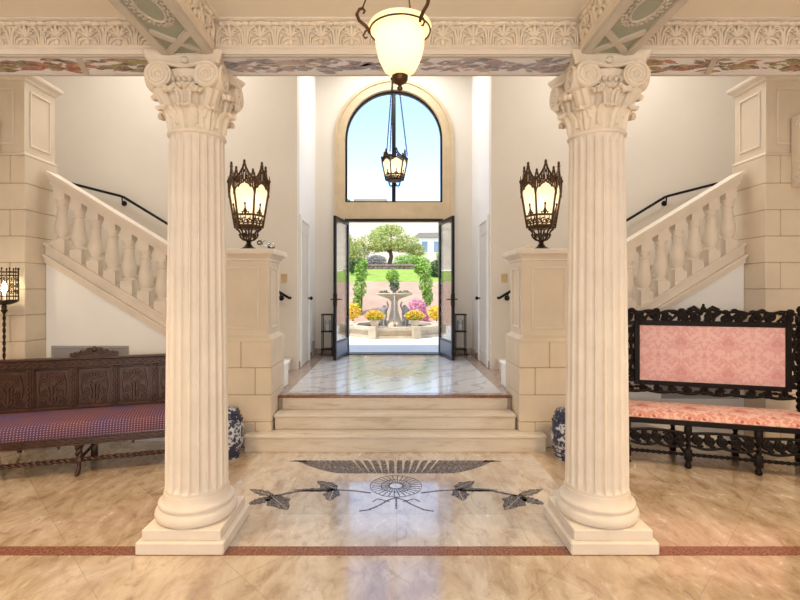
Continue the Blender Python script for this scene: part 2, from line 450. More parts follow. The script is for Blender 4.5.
# entry back wall with arch
def arch_pts(r, zc, n=32): return [(r*math.cos(PI-PI*i/n), zc+r*math.sin(PI-PI*i/n)) for i in range(n+1)]
ZC = 4.27; RO = 1.045; RI = .862; WB = 3.145; DT = 2.85
b = MB()
b.box(-VX, -RO, BW, 8.5, LZ, ZC); b.box(RO, VX, BW, 8.5, LZ, ZC)
ao = arch_pts(RO, ZC)
b.prism([(-VX, ZC)]+ao+[(VX, ZC), (VX, TOP), (-VX, TOP)], BW, 8.5)
o = b.build('wall_back', M['wall'], ang=0); struct(o, 'cream end wall of the entry around the arched window')
b = MB(); y0, y1 = BW-.03, 8.5
b.box(-RO, -RI, y0, y1, LZ, ZC); b.box(RI, RO, y0, y1, LZ, ZC)
b.box(-RI, RI, y0, y1, DT, WB)
def ring(b, r0, r1, zc, ya, yb, n=40):
    p = arch_pts(r0, zc, n); q = arch_pts(r1, zc, n)
    for i in range(n):
        b.prism([p[i], p[i+1], q[i+1], q[i]], ya, yb)
ring(b, RI, RO, ZC, y0, y1)
ring(b, RO-.05, RO, ZC, y0-.02, y0); b.box(-RO, -RO+.05, y0-.02, y0, LZ, ZC); b.box(RO-.05, RO, y0-.02, y0, LZ, ZC)
o = b.build('trim_arch_surround', M['tan'], ang=30); struct(o, 'beige stone surround of the arched window and entry door', 'trim')
# exterior wing walls (outside of the house)
for s, nm in ((-1,'left'), (1,'right')):
    o = MB().box(s*(VX+.16), s*(SX+.15), HW+.16, 8.5, .3, TOP).build('wall_outer_'+nm, M['wall'], ang=0); struct(o, 'outer house wall beside the entry on the %s' % nm)

# arched window
w = thing('window_1', 'tall arched black framed window over the entry doors', 'window', (0, 8.38, 0), kind='structure')
b = MB(); ring(b, RI-.035, RI, ZC, -.03, .03)
b.box(-RI, -RI+.035, -.03, .03, WB, ZC); b.box(RI-.035, RI, -.03, .03, WB, ZC); b.box(-RI, RI, -.03, .03, WB, WB+.035); b.box(-.035, .035, -.03, .03, WB+.035, ZC+RI-.03)
b.build('window_frame', M['frame'], w)
b = MB(); b.prism([(-RI+.03, WB+.03)]+arch_pts(RI-.03, ZC)+[(RI-.03, WB+.03)], -.004, .004); b.build('pane', M['pane'], w, ang=0)

# entry door frame + leaves
b = MB(); b.box(-RI, -RI+.06, 8.24, 8.36, LZ, DT); b.box(RI-.06, RI, 8.24, 8.36, LZ, DT); b.box(-RI+.06, RI-.06, 8.24, 8.36, DT-.05, DT)
b.box(-RI+.04, RI-.04, 8.24, 8.5, LZ, LZ+.008)
o = b.build('trim_door_frame', M['frame'], ang=0); struct(o, 'black steel frame of the entry doorway', 'door frame')
def leaf(s, n):
    d = thing('door_%d' % n, 'open black framed glass entry door leaf on the %s' % ('left' if s < 0 else 'right'), 'door', (s*(RI-.062), 8.235, LZ+.012), kind='structure')
    W = .765; H = DT-LZ-.075
    ang = math.radians(180+79) if s < 0 else math.radians(-79)   # leaf direction in plan
    d.rotation_euler = (0,0,ang)
    b = MB(); st = .06
    b.box(0, st, -.022, .022, 0, H, .004); b.box(W-st, W, -.022, .022, 0, H, .004); b.box(st, W-st, -.022, .022, H-st, H, .004); b.box(st, W-st, -.022, .022, 0, .05, .004); b.box(st, W-st, -.022, .022, .26, .29, .004)
    b.build('frame', M['frame'], d, 0)
    MB().box(st, W-st, -.012, .012, .05, .26).build('kick_panel', M['kick'], d, 0)
    MB().box(st, W-st, -.004, .004, .29, H-st).build('pane', M['clear'], d, 0)
    b = MB()
    for q in (-1, 1):
        b.lathe([(.028,0),(.03,.006),(.028,.012)], 0, 0, 0, 14) if 0 else None
        b.box(W-.05, W-.012, q*.022, q*.032, .86, 1.06, .004)
        b.tube([(W-.03, q*.03, .97), (W-.03, q*.07, .97)], .010); b.tube([(W-.03, q*.07, .97), (W-.14, q*.075, .965)], [.011, .008])
    b.build('handle', M['bronze'], d)
leaf(-1, 1); leaf(1, 2)

# side doors of the entry
def sidedoor(s, n):
    d = thing('door_%d' % n, 'white panelled side door in the %s entry wall' % ('left' if s < 0 else 'right'), 'door', (s*VX, 7.18, LZ), kind='structure')
    MB().box(-s*.012, 0, -.30, .34, .01, 2.16).build('slab', M['doorw'], d, 0)
    for (z0, z1) in ((.18,.72), (.86,1.18), (1.30,2.0)):
        b = MB(); b.box(-s*.012, -s*.02, -.2, .24, z0, z0+.03); b.box(-s*.012, -s*.02, -.2, .24, z1-.03, z1); b.box(-s*.012, -s*.02, -.2, -.17, z0+.03, z1-.03); b.box(-s*.012, -s*.02, .21, .24, z0+.03, z1-.03)
        b.build('panel_moulding', M['doorw'], d, 0)
    b = MB(); b.box(0, -s*.03, -.36, -.30, 0, 2.23, .004); b.box(0, -s*.03, .34, .40, 0, 2.23, .004); b.box(0, -s*.03, -.30, .34, 2.16, 2.23, .004); b.build('casing', M['white'], d, 0)
    b = MB(); b.tube([(-s*.012, .28, 1.0), (-s*.05, .28, 1.0)], .012); b.ell((-s*.066, .28, 1.0), (.026,.03,.03)); b.build('door_knob', M['knob'], d)
sidedoor(-1, 3); sidedoor(1, 4)
for s, nm in ((-1,'left'), (1,'right')):
    b = MB(); b.box(s*VX, s*(VX-.015), 7.62, BW, LZ, LZ+.1, .003); b.box(s*VX, s*(VX-.015), HW+.16, 6.80, LZ, LZ+.1, .003)
    b.box(s*(RO+.002), s*(VX-.016), BW-.015, BW, LZ, LZ+.1, .003)
    o = b.build('baseboard_'+nm, M['marble_border'], ang=0); struct(o, 'brown marble baseboard along the %s entry wall' % nm, 'baseboard')

# ------------------------------------------------------------------ entry steps
st = thing('entry_steps', 'three broad travertine steps up to the marble landing', 'steps', (0, 4.64, 0))
def stepslab(hw, ya, z0, z1, yb):
    o = MB().box(-hw+.01, hw-.01, ya+.018-4.64, yb-4.64, z0, z1-.032).build('riser', M['step'], st, 0)
    MB().box(-hw, hw, ya-4.64, yb-4.64, z1-.032, z1, .008).build('tread', M['step'], st, 0)
stepslab(1.50, 4.63, 0, .165, 4.775)
MB().box(-1.255, 1.255, 4.775-4.64, 4.84-4.64, 0, .165).build('tread', M['step'], st, 0)
stepslab(1.25, 4.83, .165, .318, 5.07)
MB().box(-1.21, 1.21, 5.065-4.64, 5.08-4.64, .318, LZ-.03).build('riser', M['step'], st, 0)
MB().box(-1.255, 1.255, 5.045-4.64, 5.0795-4.64, LZ-.03, LZ, .006).build('nosing', M['red_marble'], st, 0)

# ------------------------------------------------------------------ beams (trim structure)
def G(x, y, cx, cy, rx, ry): return math.exp(-(((x-cx)/rx)**2+((y-cy)/ry)**2))
def Rg(x, y, cx, cy, r, w): return math.exp(-((math.hypot(x-cx, (y-cy)*.85)-r)/w)**2)
def relief(u, v):
    # u in [0,1) along motif, v 0..1 up; height 0..1
    x = abs(u-.5)*2        # 0 centre, 1 edge
    h = 0
    h = max(h, G(x, v, 0, .30, .20, .22)*.9)                   # centre bud
    h = max(h, Rg(x, v, .0, .38, .42, .07)*.75 if v > .1 else 0)
    h = max(h, Rg(x, v, .46, .76, .17, .06))                   # upper curl
    h = max(h, G(x, v, .46, .76, .08, .06)*.9)
    h = max(h, Rg(x, v, .98, .25, .26, .07)*.85)
    h = max(h, G(x, v, .98, .62, .10, .26)*(.75+.25*math.cos(v*50)))
    h = max(h, G(x, v, 0, .78, .13, .16)*(.8+.2*math.cos(v*60)))
    h = max(h, G(x, v, .62, .40, .12, .16)*.7)
    h = max(h, G(v, 0, .94+.03*math.cos(x*PI*3), 0, .06, 1)*.9)
    return h
PIT = .19
def frieze(b, mapf, L, z0, z1, d):
    n = max(1, round(L/PIT)); w = L/n; H = z1-z0
    b.add([mapf(t, o_, z) for t in (0, L) for o_ in (-.012, .003) for z in (z0, z1)], [(0,1,3,2),(4,6,7,5),(0,4,5,1),(2,3,7,6),(0,2,6,4),(1,5,7,3)])
    def tb(tc, pts, r): b.tube([mapf(min(L-.004, max(.004, tc+p[0]*w)), p[2] if len(p) > 2 else .006, z0+p[1]*H) for p in pts], r, 6)
    def blob(tc, x, v, rx, ro, rz, out=.006):
        t = tc+x*w
        if t < rx or t > L-rx: return
        m = MB(); m.ell((0,0,0), (rx, ro, rz), 8, 5)
        b.add([mapf(t+p[0], out+p[1], z0+v*H+p[2]) for p in m.v], m.f)
    for k in range(n):
        c = (k+.5)*w
        for sx in (-1, 1):
            tb(c, [(sx*.44,.02), (sx*.43,.30,.010), (sx*.40,.55,.012), (sx*.30,.74,.012), (sx*.10,.84,.008)], [.006,.009,.010,.009,.006])
            tb(c, [(sx*p[0]/1, p[1], .010) for p in spiral(.27,.66,.12,.02,1.3,PI*.3,1)], .006)
            tb(c, [(sx*.06,.40), (sx*.16,.52,.012), (sx*.24,.50,.016)], [.009,.011,.005]); tb(c, [(sx*.05,.42), (sx*.12,.64,.014), (sx*.15,.72,.018)], [.009,.011,.005])
            tb(c, [(sx*.30,.05), (sx*.24,.22,.012), (sx*.10,.30,.012), (0,.31,.012)], [.007,.010,.009,.008])
            tb(c, [(sx*.36,.04,.004), (sx*.34,.35,.010), (sx*.22,.42,.012)], [.006,.008,.005])
        tb(c, [(0,.36), (0,.60,.016), (0,.80,.022)], [.010,.013,.006]); blob(c, 0, .16, .018, .014, .022, .008)
        blob(c, 0, .90, .050, .026, .016, .012); blob(c, -.5, .91, .034, .018, .014, .010)
        for sx in (-1, 1): blob(c, sx*.26, .90, .030, .020, .015, .010)
        tb(c-.5*w, [(0,.0), (0,.4,.008), (0,.72,.012)], [.006,.007,.009]) if k else None
        for x in (-.36,-.12,.12,.36): blob(c, x, .02, .014, .012, .010, .004)
def beam_moulding(b, mapf, L):
    prof = [(0, SOF), (.012, SOF), (.012, SOF+.030), (.004, SOF+.034), (.016, SOF+.044), (.016, SOF+.052), (.0, SOF+.056), (-.01, SOF+.056), (-.01, SOF)]
    top = [(-.01, CEIL-.016), (.0, CEIL-.016), (.03, CEIL-.012), (.04, CEIL-.008), (.042, CEIL-.001), (-.01, CEIL-.001)]
    for pr in (prof, top):
        n = len(pr); vs = [mapf(t, p[0], p[1]) for t in (0, L) for p in pr]
        F = [tuple(range(n)), tuple(range(2*n-1, n-1, -1))]+[(i, (i+1) % n, n+(i+1) % n, n+i) for i in range(n)]
        b.add(vs, F)
FY = 2.93; BY = 3.20
def lmap(x0): return lambda t, out, z: (x0+t, FY-out, z)
b = MB(); b.box(-SX, SX, FY+.008, BY, SOF+.002, CEIL)
o = b.build('trim_beam', M['stone'], ang=0); struct(o, 'long stone beam carried by the two columns', 'beam')
IX0, IX1 = 1.135, 1.44
segs = (('left', -SX, -IX1), ('middle', -IX0, IX0), ('right', IX1, SX))
for nm, xa, xb in segs:
    b = MB(); L = xb-xa
    frieze(b, lmap(xa), L, SOF+.052, CEIL-.012, .04)
    o = b.build('trim_frieze_'+nm, M['carved'], ang=60); struct(o, 'carved acanthus frieze on the %s bay of the beam' % nm, 'frieze')
    b = MB(); beam_moulding(b, lmap(xa), L)
    o = b.build('trim_beam_moulding_'+nm, M['stone'], ang=30); struct(o, 'stone mouldings above and below the %s frieze' % nm, 'moulding')
    b = MB(); b.box(xa, xb, FY, BY, SOF-.002, SOF+.002)
    o = b.build('trim_soffit_'+nm, M['soffit'], ang=0); struct(o, 'painted floral underside of the beam in the %s bay' % nm, 'painted soffit')
    b = MB(); rnd = random.Random(len(nm)); x = xa+.22
    while x < xb-.1:
        for k in range(44):
            f = rnd.uniform(-1, 1); cx_ = x+f*.22; cy_ = (FY+BY)/2+rnd.uniform(-1,1)*.095*(1-.5*abs(f)); an = rnd.uniform(-.6,.6)+(PI if rnd.random() < .5 else 0); l = rnd.uniform(.03,.08); ww = l*rnd.uniform(.22,.4); ca, sa = math.cos(an), math.sin(an)
            pts = [(-l,0), (-l*.4,ww), (l*.2,ww*.9), (l*.55,ww*.35), (l,0), (l*.55,-ww*.35), (l*.2,-ww*.9), (-l*.4,-ww)]
            zz = SOF-.0025-.00004*k; b.add([(cx_+p[0]*ca-p[1]*sa, cy_+p[0]*sa+p[1]*ca, zz) for p in pts], [tuple(range(8))])
        x += .47
    o = b.build('trim_soffit_foliage_'+nm, M['paint_mid'] if nm == 'middle' else M['paint_side'], ang=0, recalc=False); struct(o, 'painted leaves under the beam in the %s bay' % nm, 'painted soffit')
    b = MB(); b.box(xa, xb, FY-.004, FY+.02, SOF-.010, SOF-.002); b.box(xa, xb, BY-.02, BY, SOF-.010, SOF-.002)
    if nm != 'middle':
        s = -1 if nm == 'left' else 1
        x = s*2.0
        b.prism([(x-.02, FY+.02), (x+.02, FY+.02), (x+.02+s*.10, BY-.02), (x-.02+s*.10, BY-.02)], SOF-.008, SOF-.002, 'z')
    o = b.build('trim_soffit_edge_'+nm, M['mould'], ang=0); struct(o, 'pale edging of the painted soffit in the %s bay' % nm, 'moulding')
for s, nm in ((-1,'left'), (1,'right')):
    xc = s*(IX0+IX1)/2; hw = (IX1-IX0)/2
    o = MB().box(xc-hw, xc+hw, -2.6, FY-.001, SOF+.004, CEIL).build('trim_cross_beam_'+nm, M['stone'], ang=0); struct(o, 'cross beam running from the %s column over the viewer' % nm, 'beam')
    for side in (-1, 1):
        xf = xc+side*hw
        mp = (lambda xf, side: lambda t, out, z: (xf+side*out, .6+t, z))(xf, side)
        L = FY-.04-.6
        b = MB(); frieze(b, mp, L, SOF+.052, CEIL-.012, .034); beam_moulding(b, mp, L)
        inner = (side*s < 0)
        o = b.build('trim_cross_frieze_%s_%s' % (nm, 'inner' if inner else 'outer'), M['carved'], ang=60)
        struct(o, 'carved frieze on the %s face of the %s cross beam' % ('inner' if inner else 'outer', nm), 'frieze')
    # soffit field with sage panels
    o = MB().box(xc-hw+.03, xc+hw-.03, .5, FY-.02, SOF-.004, SOF+.004).build('trim_cross_soffit_'+nm, M['sage'], ang=0); struct(o, 'sage green underside of the %s cross beam' % nm, 'painted soffit')
    b = MB(); zt, zb = SOF+.004, SOF-.022
    b.box(xc-hw-.012, xc-hw+.045, .5, FY-.02, zb, zt, .004); b.box(xc+hw-.045, xc+hw+.012, .5, FY-.02, zb, zt, .004)
    def strap(xa, ya, xb, yb, w=.02, zz=0):
        d = Vector((xb-xa, yb-ya)).normalized(); nn = Vector((-d.y, d.x))*w
        b.prism([(xa+nn.x, ya+nn.y), (xb+nn.x, yb+nn.y), (xb-nn.x, yb-nn.y), (xa-nn.x, ya-nn.y)], SOF-.017-zz, SOF-.003, 'z')
    for y0 in (2.64, 1.86, 1.08):
        y1 = y0+.24; 
        strap(xc-hw+.04, y0, xc+hw-.04, y1); strap(xc+hw-.04, y0, xc-hw+.04, y1, zz=.002)
        yc = y0-.21 
        pts = [(xc+.062*math.cos(a), yc+.125*math.sin(a), SOF-.006) for a in [2*PI*i/28 for i in range(28)]]
        b.tube(pts, .008, 6, True)
        for i in range(30):
            a = 2*PI*i/30; r = 1.32 if i % 2 else 1.22
            b.ell((xc+.062*r*math.cos(a), yc+.125*(r-.03)*math.sin(a), SOF-.006), (.010,.014,.006), 6, 4)
            b.ell((xc+.062*1.6*math.cos(a), yc+.125*1.36*math.sin(a), SOF-.005), (.009,.011,.005), 6, 4)
    o = b.build('trim_cross_moulding_'+nm, M['mould'], ang=40); struct(o, 'pale wreath and strap mouldings under the %s cross beam' % nm, 'moulding')

# ------------------------------------------------------------------ columns
def make_column(label, loc):
    t = thing('stone_column', label, 'column', loc, 0, 'fluted stone columns')
    hw = .267
    b = MB(); b.box(-hw, hw, -hw, hw, 0, .078, .008); b.build('plinth', M['stone'], t, 20)
    b = MB(); h2 = .24; b.box(-h2, h2, -h2, h2, .078, .142, .005); b.build('plinth_step', M['stone'], t, 20)
    prof = [(.20,.142),(.236,.142),(.248,.155),(.254,.175),(.250,.195),(.238,.212),(.226,.216),(.226,.226),(.232,.230),(.234,.240),(.230,.250),(.220,.254),(.212,.262),(.204,.285),(.200,.31),(.15,.31)]
    b = MB(); b.lathe(prof, n=64); b.build('base_moulding', M['stone'], t, 50)
    NF = 22; z0, z1 = .31, 2.585
    def rad(z):
        q = (z-z0)/(z1-z0); return .1945-.025*q**1.4
    zs = [z0, z0+.02, z0+.03, z0+.045, z0+.06]+[z0+.06+(z1-z0-.12)*i/14 for i in range(1, 15)]+[z1-.045, z1-.03, z1-.015, z1]
    def rf(r, z, a):
        q = (a*NF/(2*PI)) % 1.0
        e = max(0, min(1, (z-z0-.02)/.04))*max(0, min(1, (z1-.012-z)/.03))
        x = (q-.5)/.41
        dep = math.sqrt(max(0, 1-x*x))*.020*e**.5 if abs(x) < 1 else 0
        return r-dep
    b = MB(); b.lathe([(rad(z), z) for z in zs], n=NF*16, rf=rf, a0=PI/NF); b.build('shaft', M['stone'], t, 28)
    cap = MB()
    cap.lathe([(.14,2.585),(.173,2.585),(.180,2.592),(.182,2.600),(.178,2.610),(.165,2.614),(.160,2.63),(.158,2.72),(.166,2.82),(.186,2.91),(.203,2.965),(.18,2.985)], n=48)
    capo = cap.build('capital', M['carved'], t, 50)
    # abacus with concave sides
    def aba(hc, z):   # ring of points: corners cut, concave sides
        pts = []
        for k in range(4):
            A = k*PI/2
            c, s_ = math.cos(A), math.sin(A)
            for i in range(13):
                u = -1+2*i/12
                x = u*(hc-.018); y = -(hc - .048*(1-u*u))
                pts.append((x*c-y*s_, x*s_+y*c, z))
        return pts
    rings = [aba(.212,2.988), aba(.222,2.996), aba(.222,3.012), aba(.228,3.018), aba(.238,3.038), aba(.244,3.046), aba(.244,3.0645)]
    vs = [p for r in rings for p in r]; n = len(rings[0]); F = [tuple(range(n)), tuple((len(rings)-1)*n+i for i in range(n-1,-1,-1))]
    for k in range(len(rings)-1):
        for i in range(n):
            j = (i+1) % n; F.append((k*n+i, k*n+j, (k+1)*n+j, (k+1)*n+i))
    b = MB(); b.add(vs, F)
    for k in range(4):
        b.M = Matrix.Rotation(k*PI/2, 4, 'Z'); b.ell((0,-.190,3.025), (.026,.016,.022), 10, 6)
    b.build('abacus', M['carved'], capo, 30)
    # volutes: per face two scroll discs
    for k in range(4):
        for sx in (-1, 1):
            b = MB(); b.M = Matrix.Rotation(k*PI/2, 4, 'Z')
            vx, vz = sx*.146, 2.919; yf = -.230
            # disc body
            n = 28; R = .078
            P = [(vx+R*math.cos(2*PI*i/n), vz+R*math.sin(2*PI*i/n)) for i in range(n)]
            b.prism(P, yf+.004, yf+.10)
            sp = spiral(vx, vz, .076, .012, 2.8, PI/2, -sx)
            m = len(sp); rr = [.0125-.007*i/m for i in range(m)]
            b.tube([(p[0], yf+.004, p[1]) for p in sp], rr, 6)
            b.ell((vx, yf+.002, vz), (.016,.012,.016), 10, 6)
            # band to the centre and strip of leaf below
            b.tube([(vx, yf+.006, vz+.074), (sx*.09, yf+.010, vz+.068), (sx*.04, yf+.018, vz+.058), (0, yf+.022, vz+.055)], [.012,.012,.010,.009], 6)
            pts = bez((sx*.160, -.185, 2.86), (sx*.140, -.160, 2.82), (sx*.120, -.145, 2.77), (sx*.095, -.135, 2.69), 8)
            b.tube(pts, [.040,.040,.038,.036,.034,.031,.028,.025,.02], 8)
            b.build('volute', M['carved'], capo, 40)
    b = MB()
    for k in range(4):
        b.M = Matrix.Rotation(k*PI/2, 4, 'Z')
        for i in range(5):
            x = (i-2)*.036; b.ell((x, -.19, 2.905), (.015,.018,.020), 8, 6)
        b.tube([(-.10,-.182,2.884), (.10,-.182,2.884)], .008, 6)
    b.build('egg_moulding', M['carved'], capo, 40)
    # acanthus leaves
    def leafsheet(b, ang, zb, zt, w, r0, out, lobes):
        Mx = Matrix.Rotation(ang, 4, 'Z')
        H = zt-zb
        path = [(r0, 0), (r0+.006, .3*H), (r0+.014, .6*H), (r0+.03, .84*H), (r0+.03+out*.45, .97*H), (r0+.03+out*.85, H), (r0+.03+out, .93*H), (r0+.03+out*.9, .83*H)]
        def pt(u, v, th):
            q = v*(len(path)-1); i = min(int(q), len(path)-2); f = q-i
            r = path[i][0]*(1-f)+path[i+1][0]*f; z = path[i][1]*(1-f)+path[i+1][1]*f
            ww = w*(.72+.5*math.sin(PI*min(1, v*1.05)))*(1-.35*max(0, v-.7)/.3)*(.90+.13*abs(math.sin(v*PI*lobes)))
            x = (u-.5)*ww
            rib = .012*math.exp(-((u-.5)/.10)**2)+.006*math.cos((u-.5)*2*PI*3)
            curl = -.35*(x*x)/max(r, .1)*2
            return Mx @ Vector((x, -(r+rib+curl+th), zb+z))
        b.slab(lambda u, v: pt(u, v, 0), lambda u, v: pt(u, v, -.016), 14, 26)
    for k in range(8):
        b = MB(); leafsheet(b, k*PI/4, 2.612, 2.745, .118, .165, .050, 4); b.build('acanthus_leaf', M['carved'], capo, 60)
    for k in range(8):
        b = MB(); leafsheet(b, (k+.5)*PI/4, 2.64, 2.845, .105, .163, .066, 5); b.build('acanthus_leaf', M['carved'], capo, 60)
    for k in range(4):
        b = MB(); leafsheet(b, k*PI/2, 2.68, 2.875, .10, .168, .03, 5)
        b.M = Matrix.Rotation(k*PI/2, 4, 'Z')
        for sx in (-1, 1):
            sp = spiral(sx*.055, 2.842, .024, .005, 1.6, PI*.5, -sx)
            b.tube([(p[0], -.212, p[1]) for p in sp], .007, 6)
            b.tube([(sx*.035,-.183,2.72), (sx*.036,-.198,2.79), (sx*.055,-.212,2.866)], .011, 6)
        b.build('acanthus_leaf', M['carved'], capo, 60)
    return t
col = make_column('fluted cream stone column with acanthus capital, left one, beside the dark tapestry bench', (-CX, CY, 0))
dup(col, (CX, CY, 0), 0, 'fluted cream stone column with acanthus capital, right one, beside the pink bench')

# ------------------------------------------------------------------ block courses helper
def courses(b, x0, x1, y0, y1, zlist, off, gap=.006, c=.006, wb=.5):
    for i in range(len(zlist)-1):
        z0, z1 = zlist[i], zlist[i+1]
        cuts = [x0]+[x for x in off[i % len(off)] if x0 < x < x1]+[x1]
        for j in range(len(cuts)-1):
            b.box(cuts[j]+(gap/2 if j else 0), cuts[j+1]-(gap/2 if j < len(cuts)-2 else 0), y0, y1, z0+gap/2, z1-gap/2, c)
def framepanel(b, axis, pos, d, u0, u1, z0, z1, m=.10, rise=.010):
    # moulding ring around a recess on a face. axis 'y': face normal along y at y=pos, d = outward sign
    def bx(a0, a1, c0, c1):
        if axis == 'y': b.box(a0, a1, pos, pos+d*rise, c0, c1, .003)
        else: b.box(pos, pos+d*rise, a0, a1, c0, c1, .003)
    w = .022
    bx(u0, u1, z0, z0+w); bx(u0, u1, z1-w, z1); bx(u0, u0+w, z0+w, z1-w); bx(u1-w, u1, z0+w, z1-w)

def make_pedestal(s, label):
    t = thing('stone_pedestal', label, 'pedestal', (s*1.575, 5.065, 0), 0, 'stone pedestals beside the steps')
    hx, hy = .315, .285
    core = MB().box(-hx+.008, hx-.008, -hy+.008, hy-.008, 0, 1.09).build('mortar_core', M['joint'], t, 0)
    b = MB(); z = [0, .255, .53, .807, 1.075]
    courses(b, -hx, hx, -hy, hy, z, [[-s*.15], [s*.2], [-s*.15], [-s*.005]])
    b.build('base_blocks', M['stone2'], t, 20)
    d = hx-.045; e = hy-.045
    b = MB(); b.sqlathe([(hx,hy,1.072),(hx,hy,1.095),(hx-.012,hy-.012,1.108),(hx-.03,hy-.03,1.118),(d,e,1.135),(d,e,1.93)])
    o = b.build('die', M['stone2'], t, 20)
    b = MB()
    framepanel(b, 'y', -e, -1, -d+.09, d-.09, 1.20, 1.84); framepanel(b, 'x', d, 1, -e+.09, e-.09, 1.20, 1.84); framepanel(b, 'x', -d, -1, -e+.09, e-.09, 1.20, 1.84)
    b.build('die_panel', M['stone'], o, 20)
    b = MB(); b.sqlathe([(d,e,1.90),(d+.012,e+.012,1.905),(d+.012,e+.012,1.92),(d+.02,e+.02,1.93),(d+.045,e+.045,1.955),(d+.07,e+.07,1.968),(d+.075,e+.075,1.972),(d+.075,e+.075,2.01),(d+.068,e+.068,2.02)])
    b.build('cap', M['stone'], t, 30)
    b = MB(); xi = -s*hx; 
    b.box(-s*(hx-.02), -s*.125, hy+.003, hy+.30, LZ+.003, LZ+.255); b.box(-s*(hx+.0), -s*.125, hy+.003, hy+.315, LZ+.255, LZ+.285, .008)
    b.build('kerb', M['white'], t, 20)  # stone kerb made white: the light falling on it is put into its colour
    return t
make_pedestal(-1, 'tall stone pedestal left of the steps carrying a lit lantern')
make_pedestal(1, 'tall stone pedestal right of the steps carrying a lit lantern')

# piers
def make_pier(s, label):
    t = thing('stone_pier', label, 'pier', (s*4.15, 4.95, 0), 0, 'stone piers at the stair ends')
    hx = .445; y0, y1 = -.25, .22
    MB().box(-hx+.006, hx-.006, y0+.006, y1-.006, 0, 2.97).build('mortar_core', M['joint'], t, 0)
    b = MB(); z = [0]+[.285+.265*i for i in range(0, 10)]+[2.95]
    q = -s*hx
    courses(b, -hx, hx, y0, y1, z, [[q+s*.15], [q+s*.42]], gap=.006)
    b.build('blocks', M['stone2'], t, 20)
    b = MB(); xi = hx; b.sqlathe([(hx,.235,2.95),(hx,.235,2.965),(hx-.02,.215,2.985),(hx-.02,.215,3.72)], 0, -.015, 0)
    o = b.build('panelled_block', M['stone2'], t, 20)
    b = MB(); fx = hx-.02; framepanel(b, 'y', -.015-.215, -1, -fx+.10, fx-.10, 3.06, 3.63); framepanel(b, 'x', -s*fx, -s, -.015-.215+.07, -.015+.215-.07, 3.06, 3.63)
    b.build('panel_moulding', M['stone'], o, 20)
    b = MB(); b.sqlathe([(fx,.215,3.70),(fx+.015,.23,3.71),(fx+.02,.235,3.735),(fx+.05,.265,3.76),(fx+.055,.27,3.77),(fx+.055,.27,3.80)], 0, -.015, 0)
    b.build('cornice', M['stone'], t, 30)
    return t
make_pier(-1, 'block stone pier at the far left behind the dark bench')
make_pier(1, 'block stone pier at the far right behind the pink bench')
# scroll corbels on the pier fronts
def make_corbel(s, label):
    t = thing('scroll_corbel', label, 'corbel', (s*4.22, 4.698, 2.62), 0, 'scroll corbels on the piers')
    b = MB(); prof = [(0,0), (-.05,.0), (-.10,.04), (-.12,.11), (-.10,.19), (-.075,.27), (-.09,.37), (-.15,.46), (-.22,.53), (-.24,.62), (-.24,.70), (0,.70)]
    b.prism(prof, -.26, .26, 'x'); b.build('body', M['stone2'], t, 50)
    for x in (-.26, .26):
        for sp in (spiral(-.065, .09, .05, .01, 2, 0, 1), spiral(-.14, .60, .08, .01, 2, 0, 1)):
            b = MB(); b.tube([(x, p[0], p[1]) for p in sp], .009, 6); b.build('scroll', M['stone'], t, 50)
make_corbel(-1, 'scrolled stone corbel on the left pier at the picture edge')
make_corbel(1, 'scrolled stone corbel on the right pier at the picture edge')

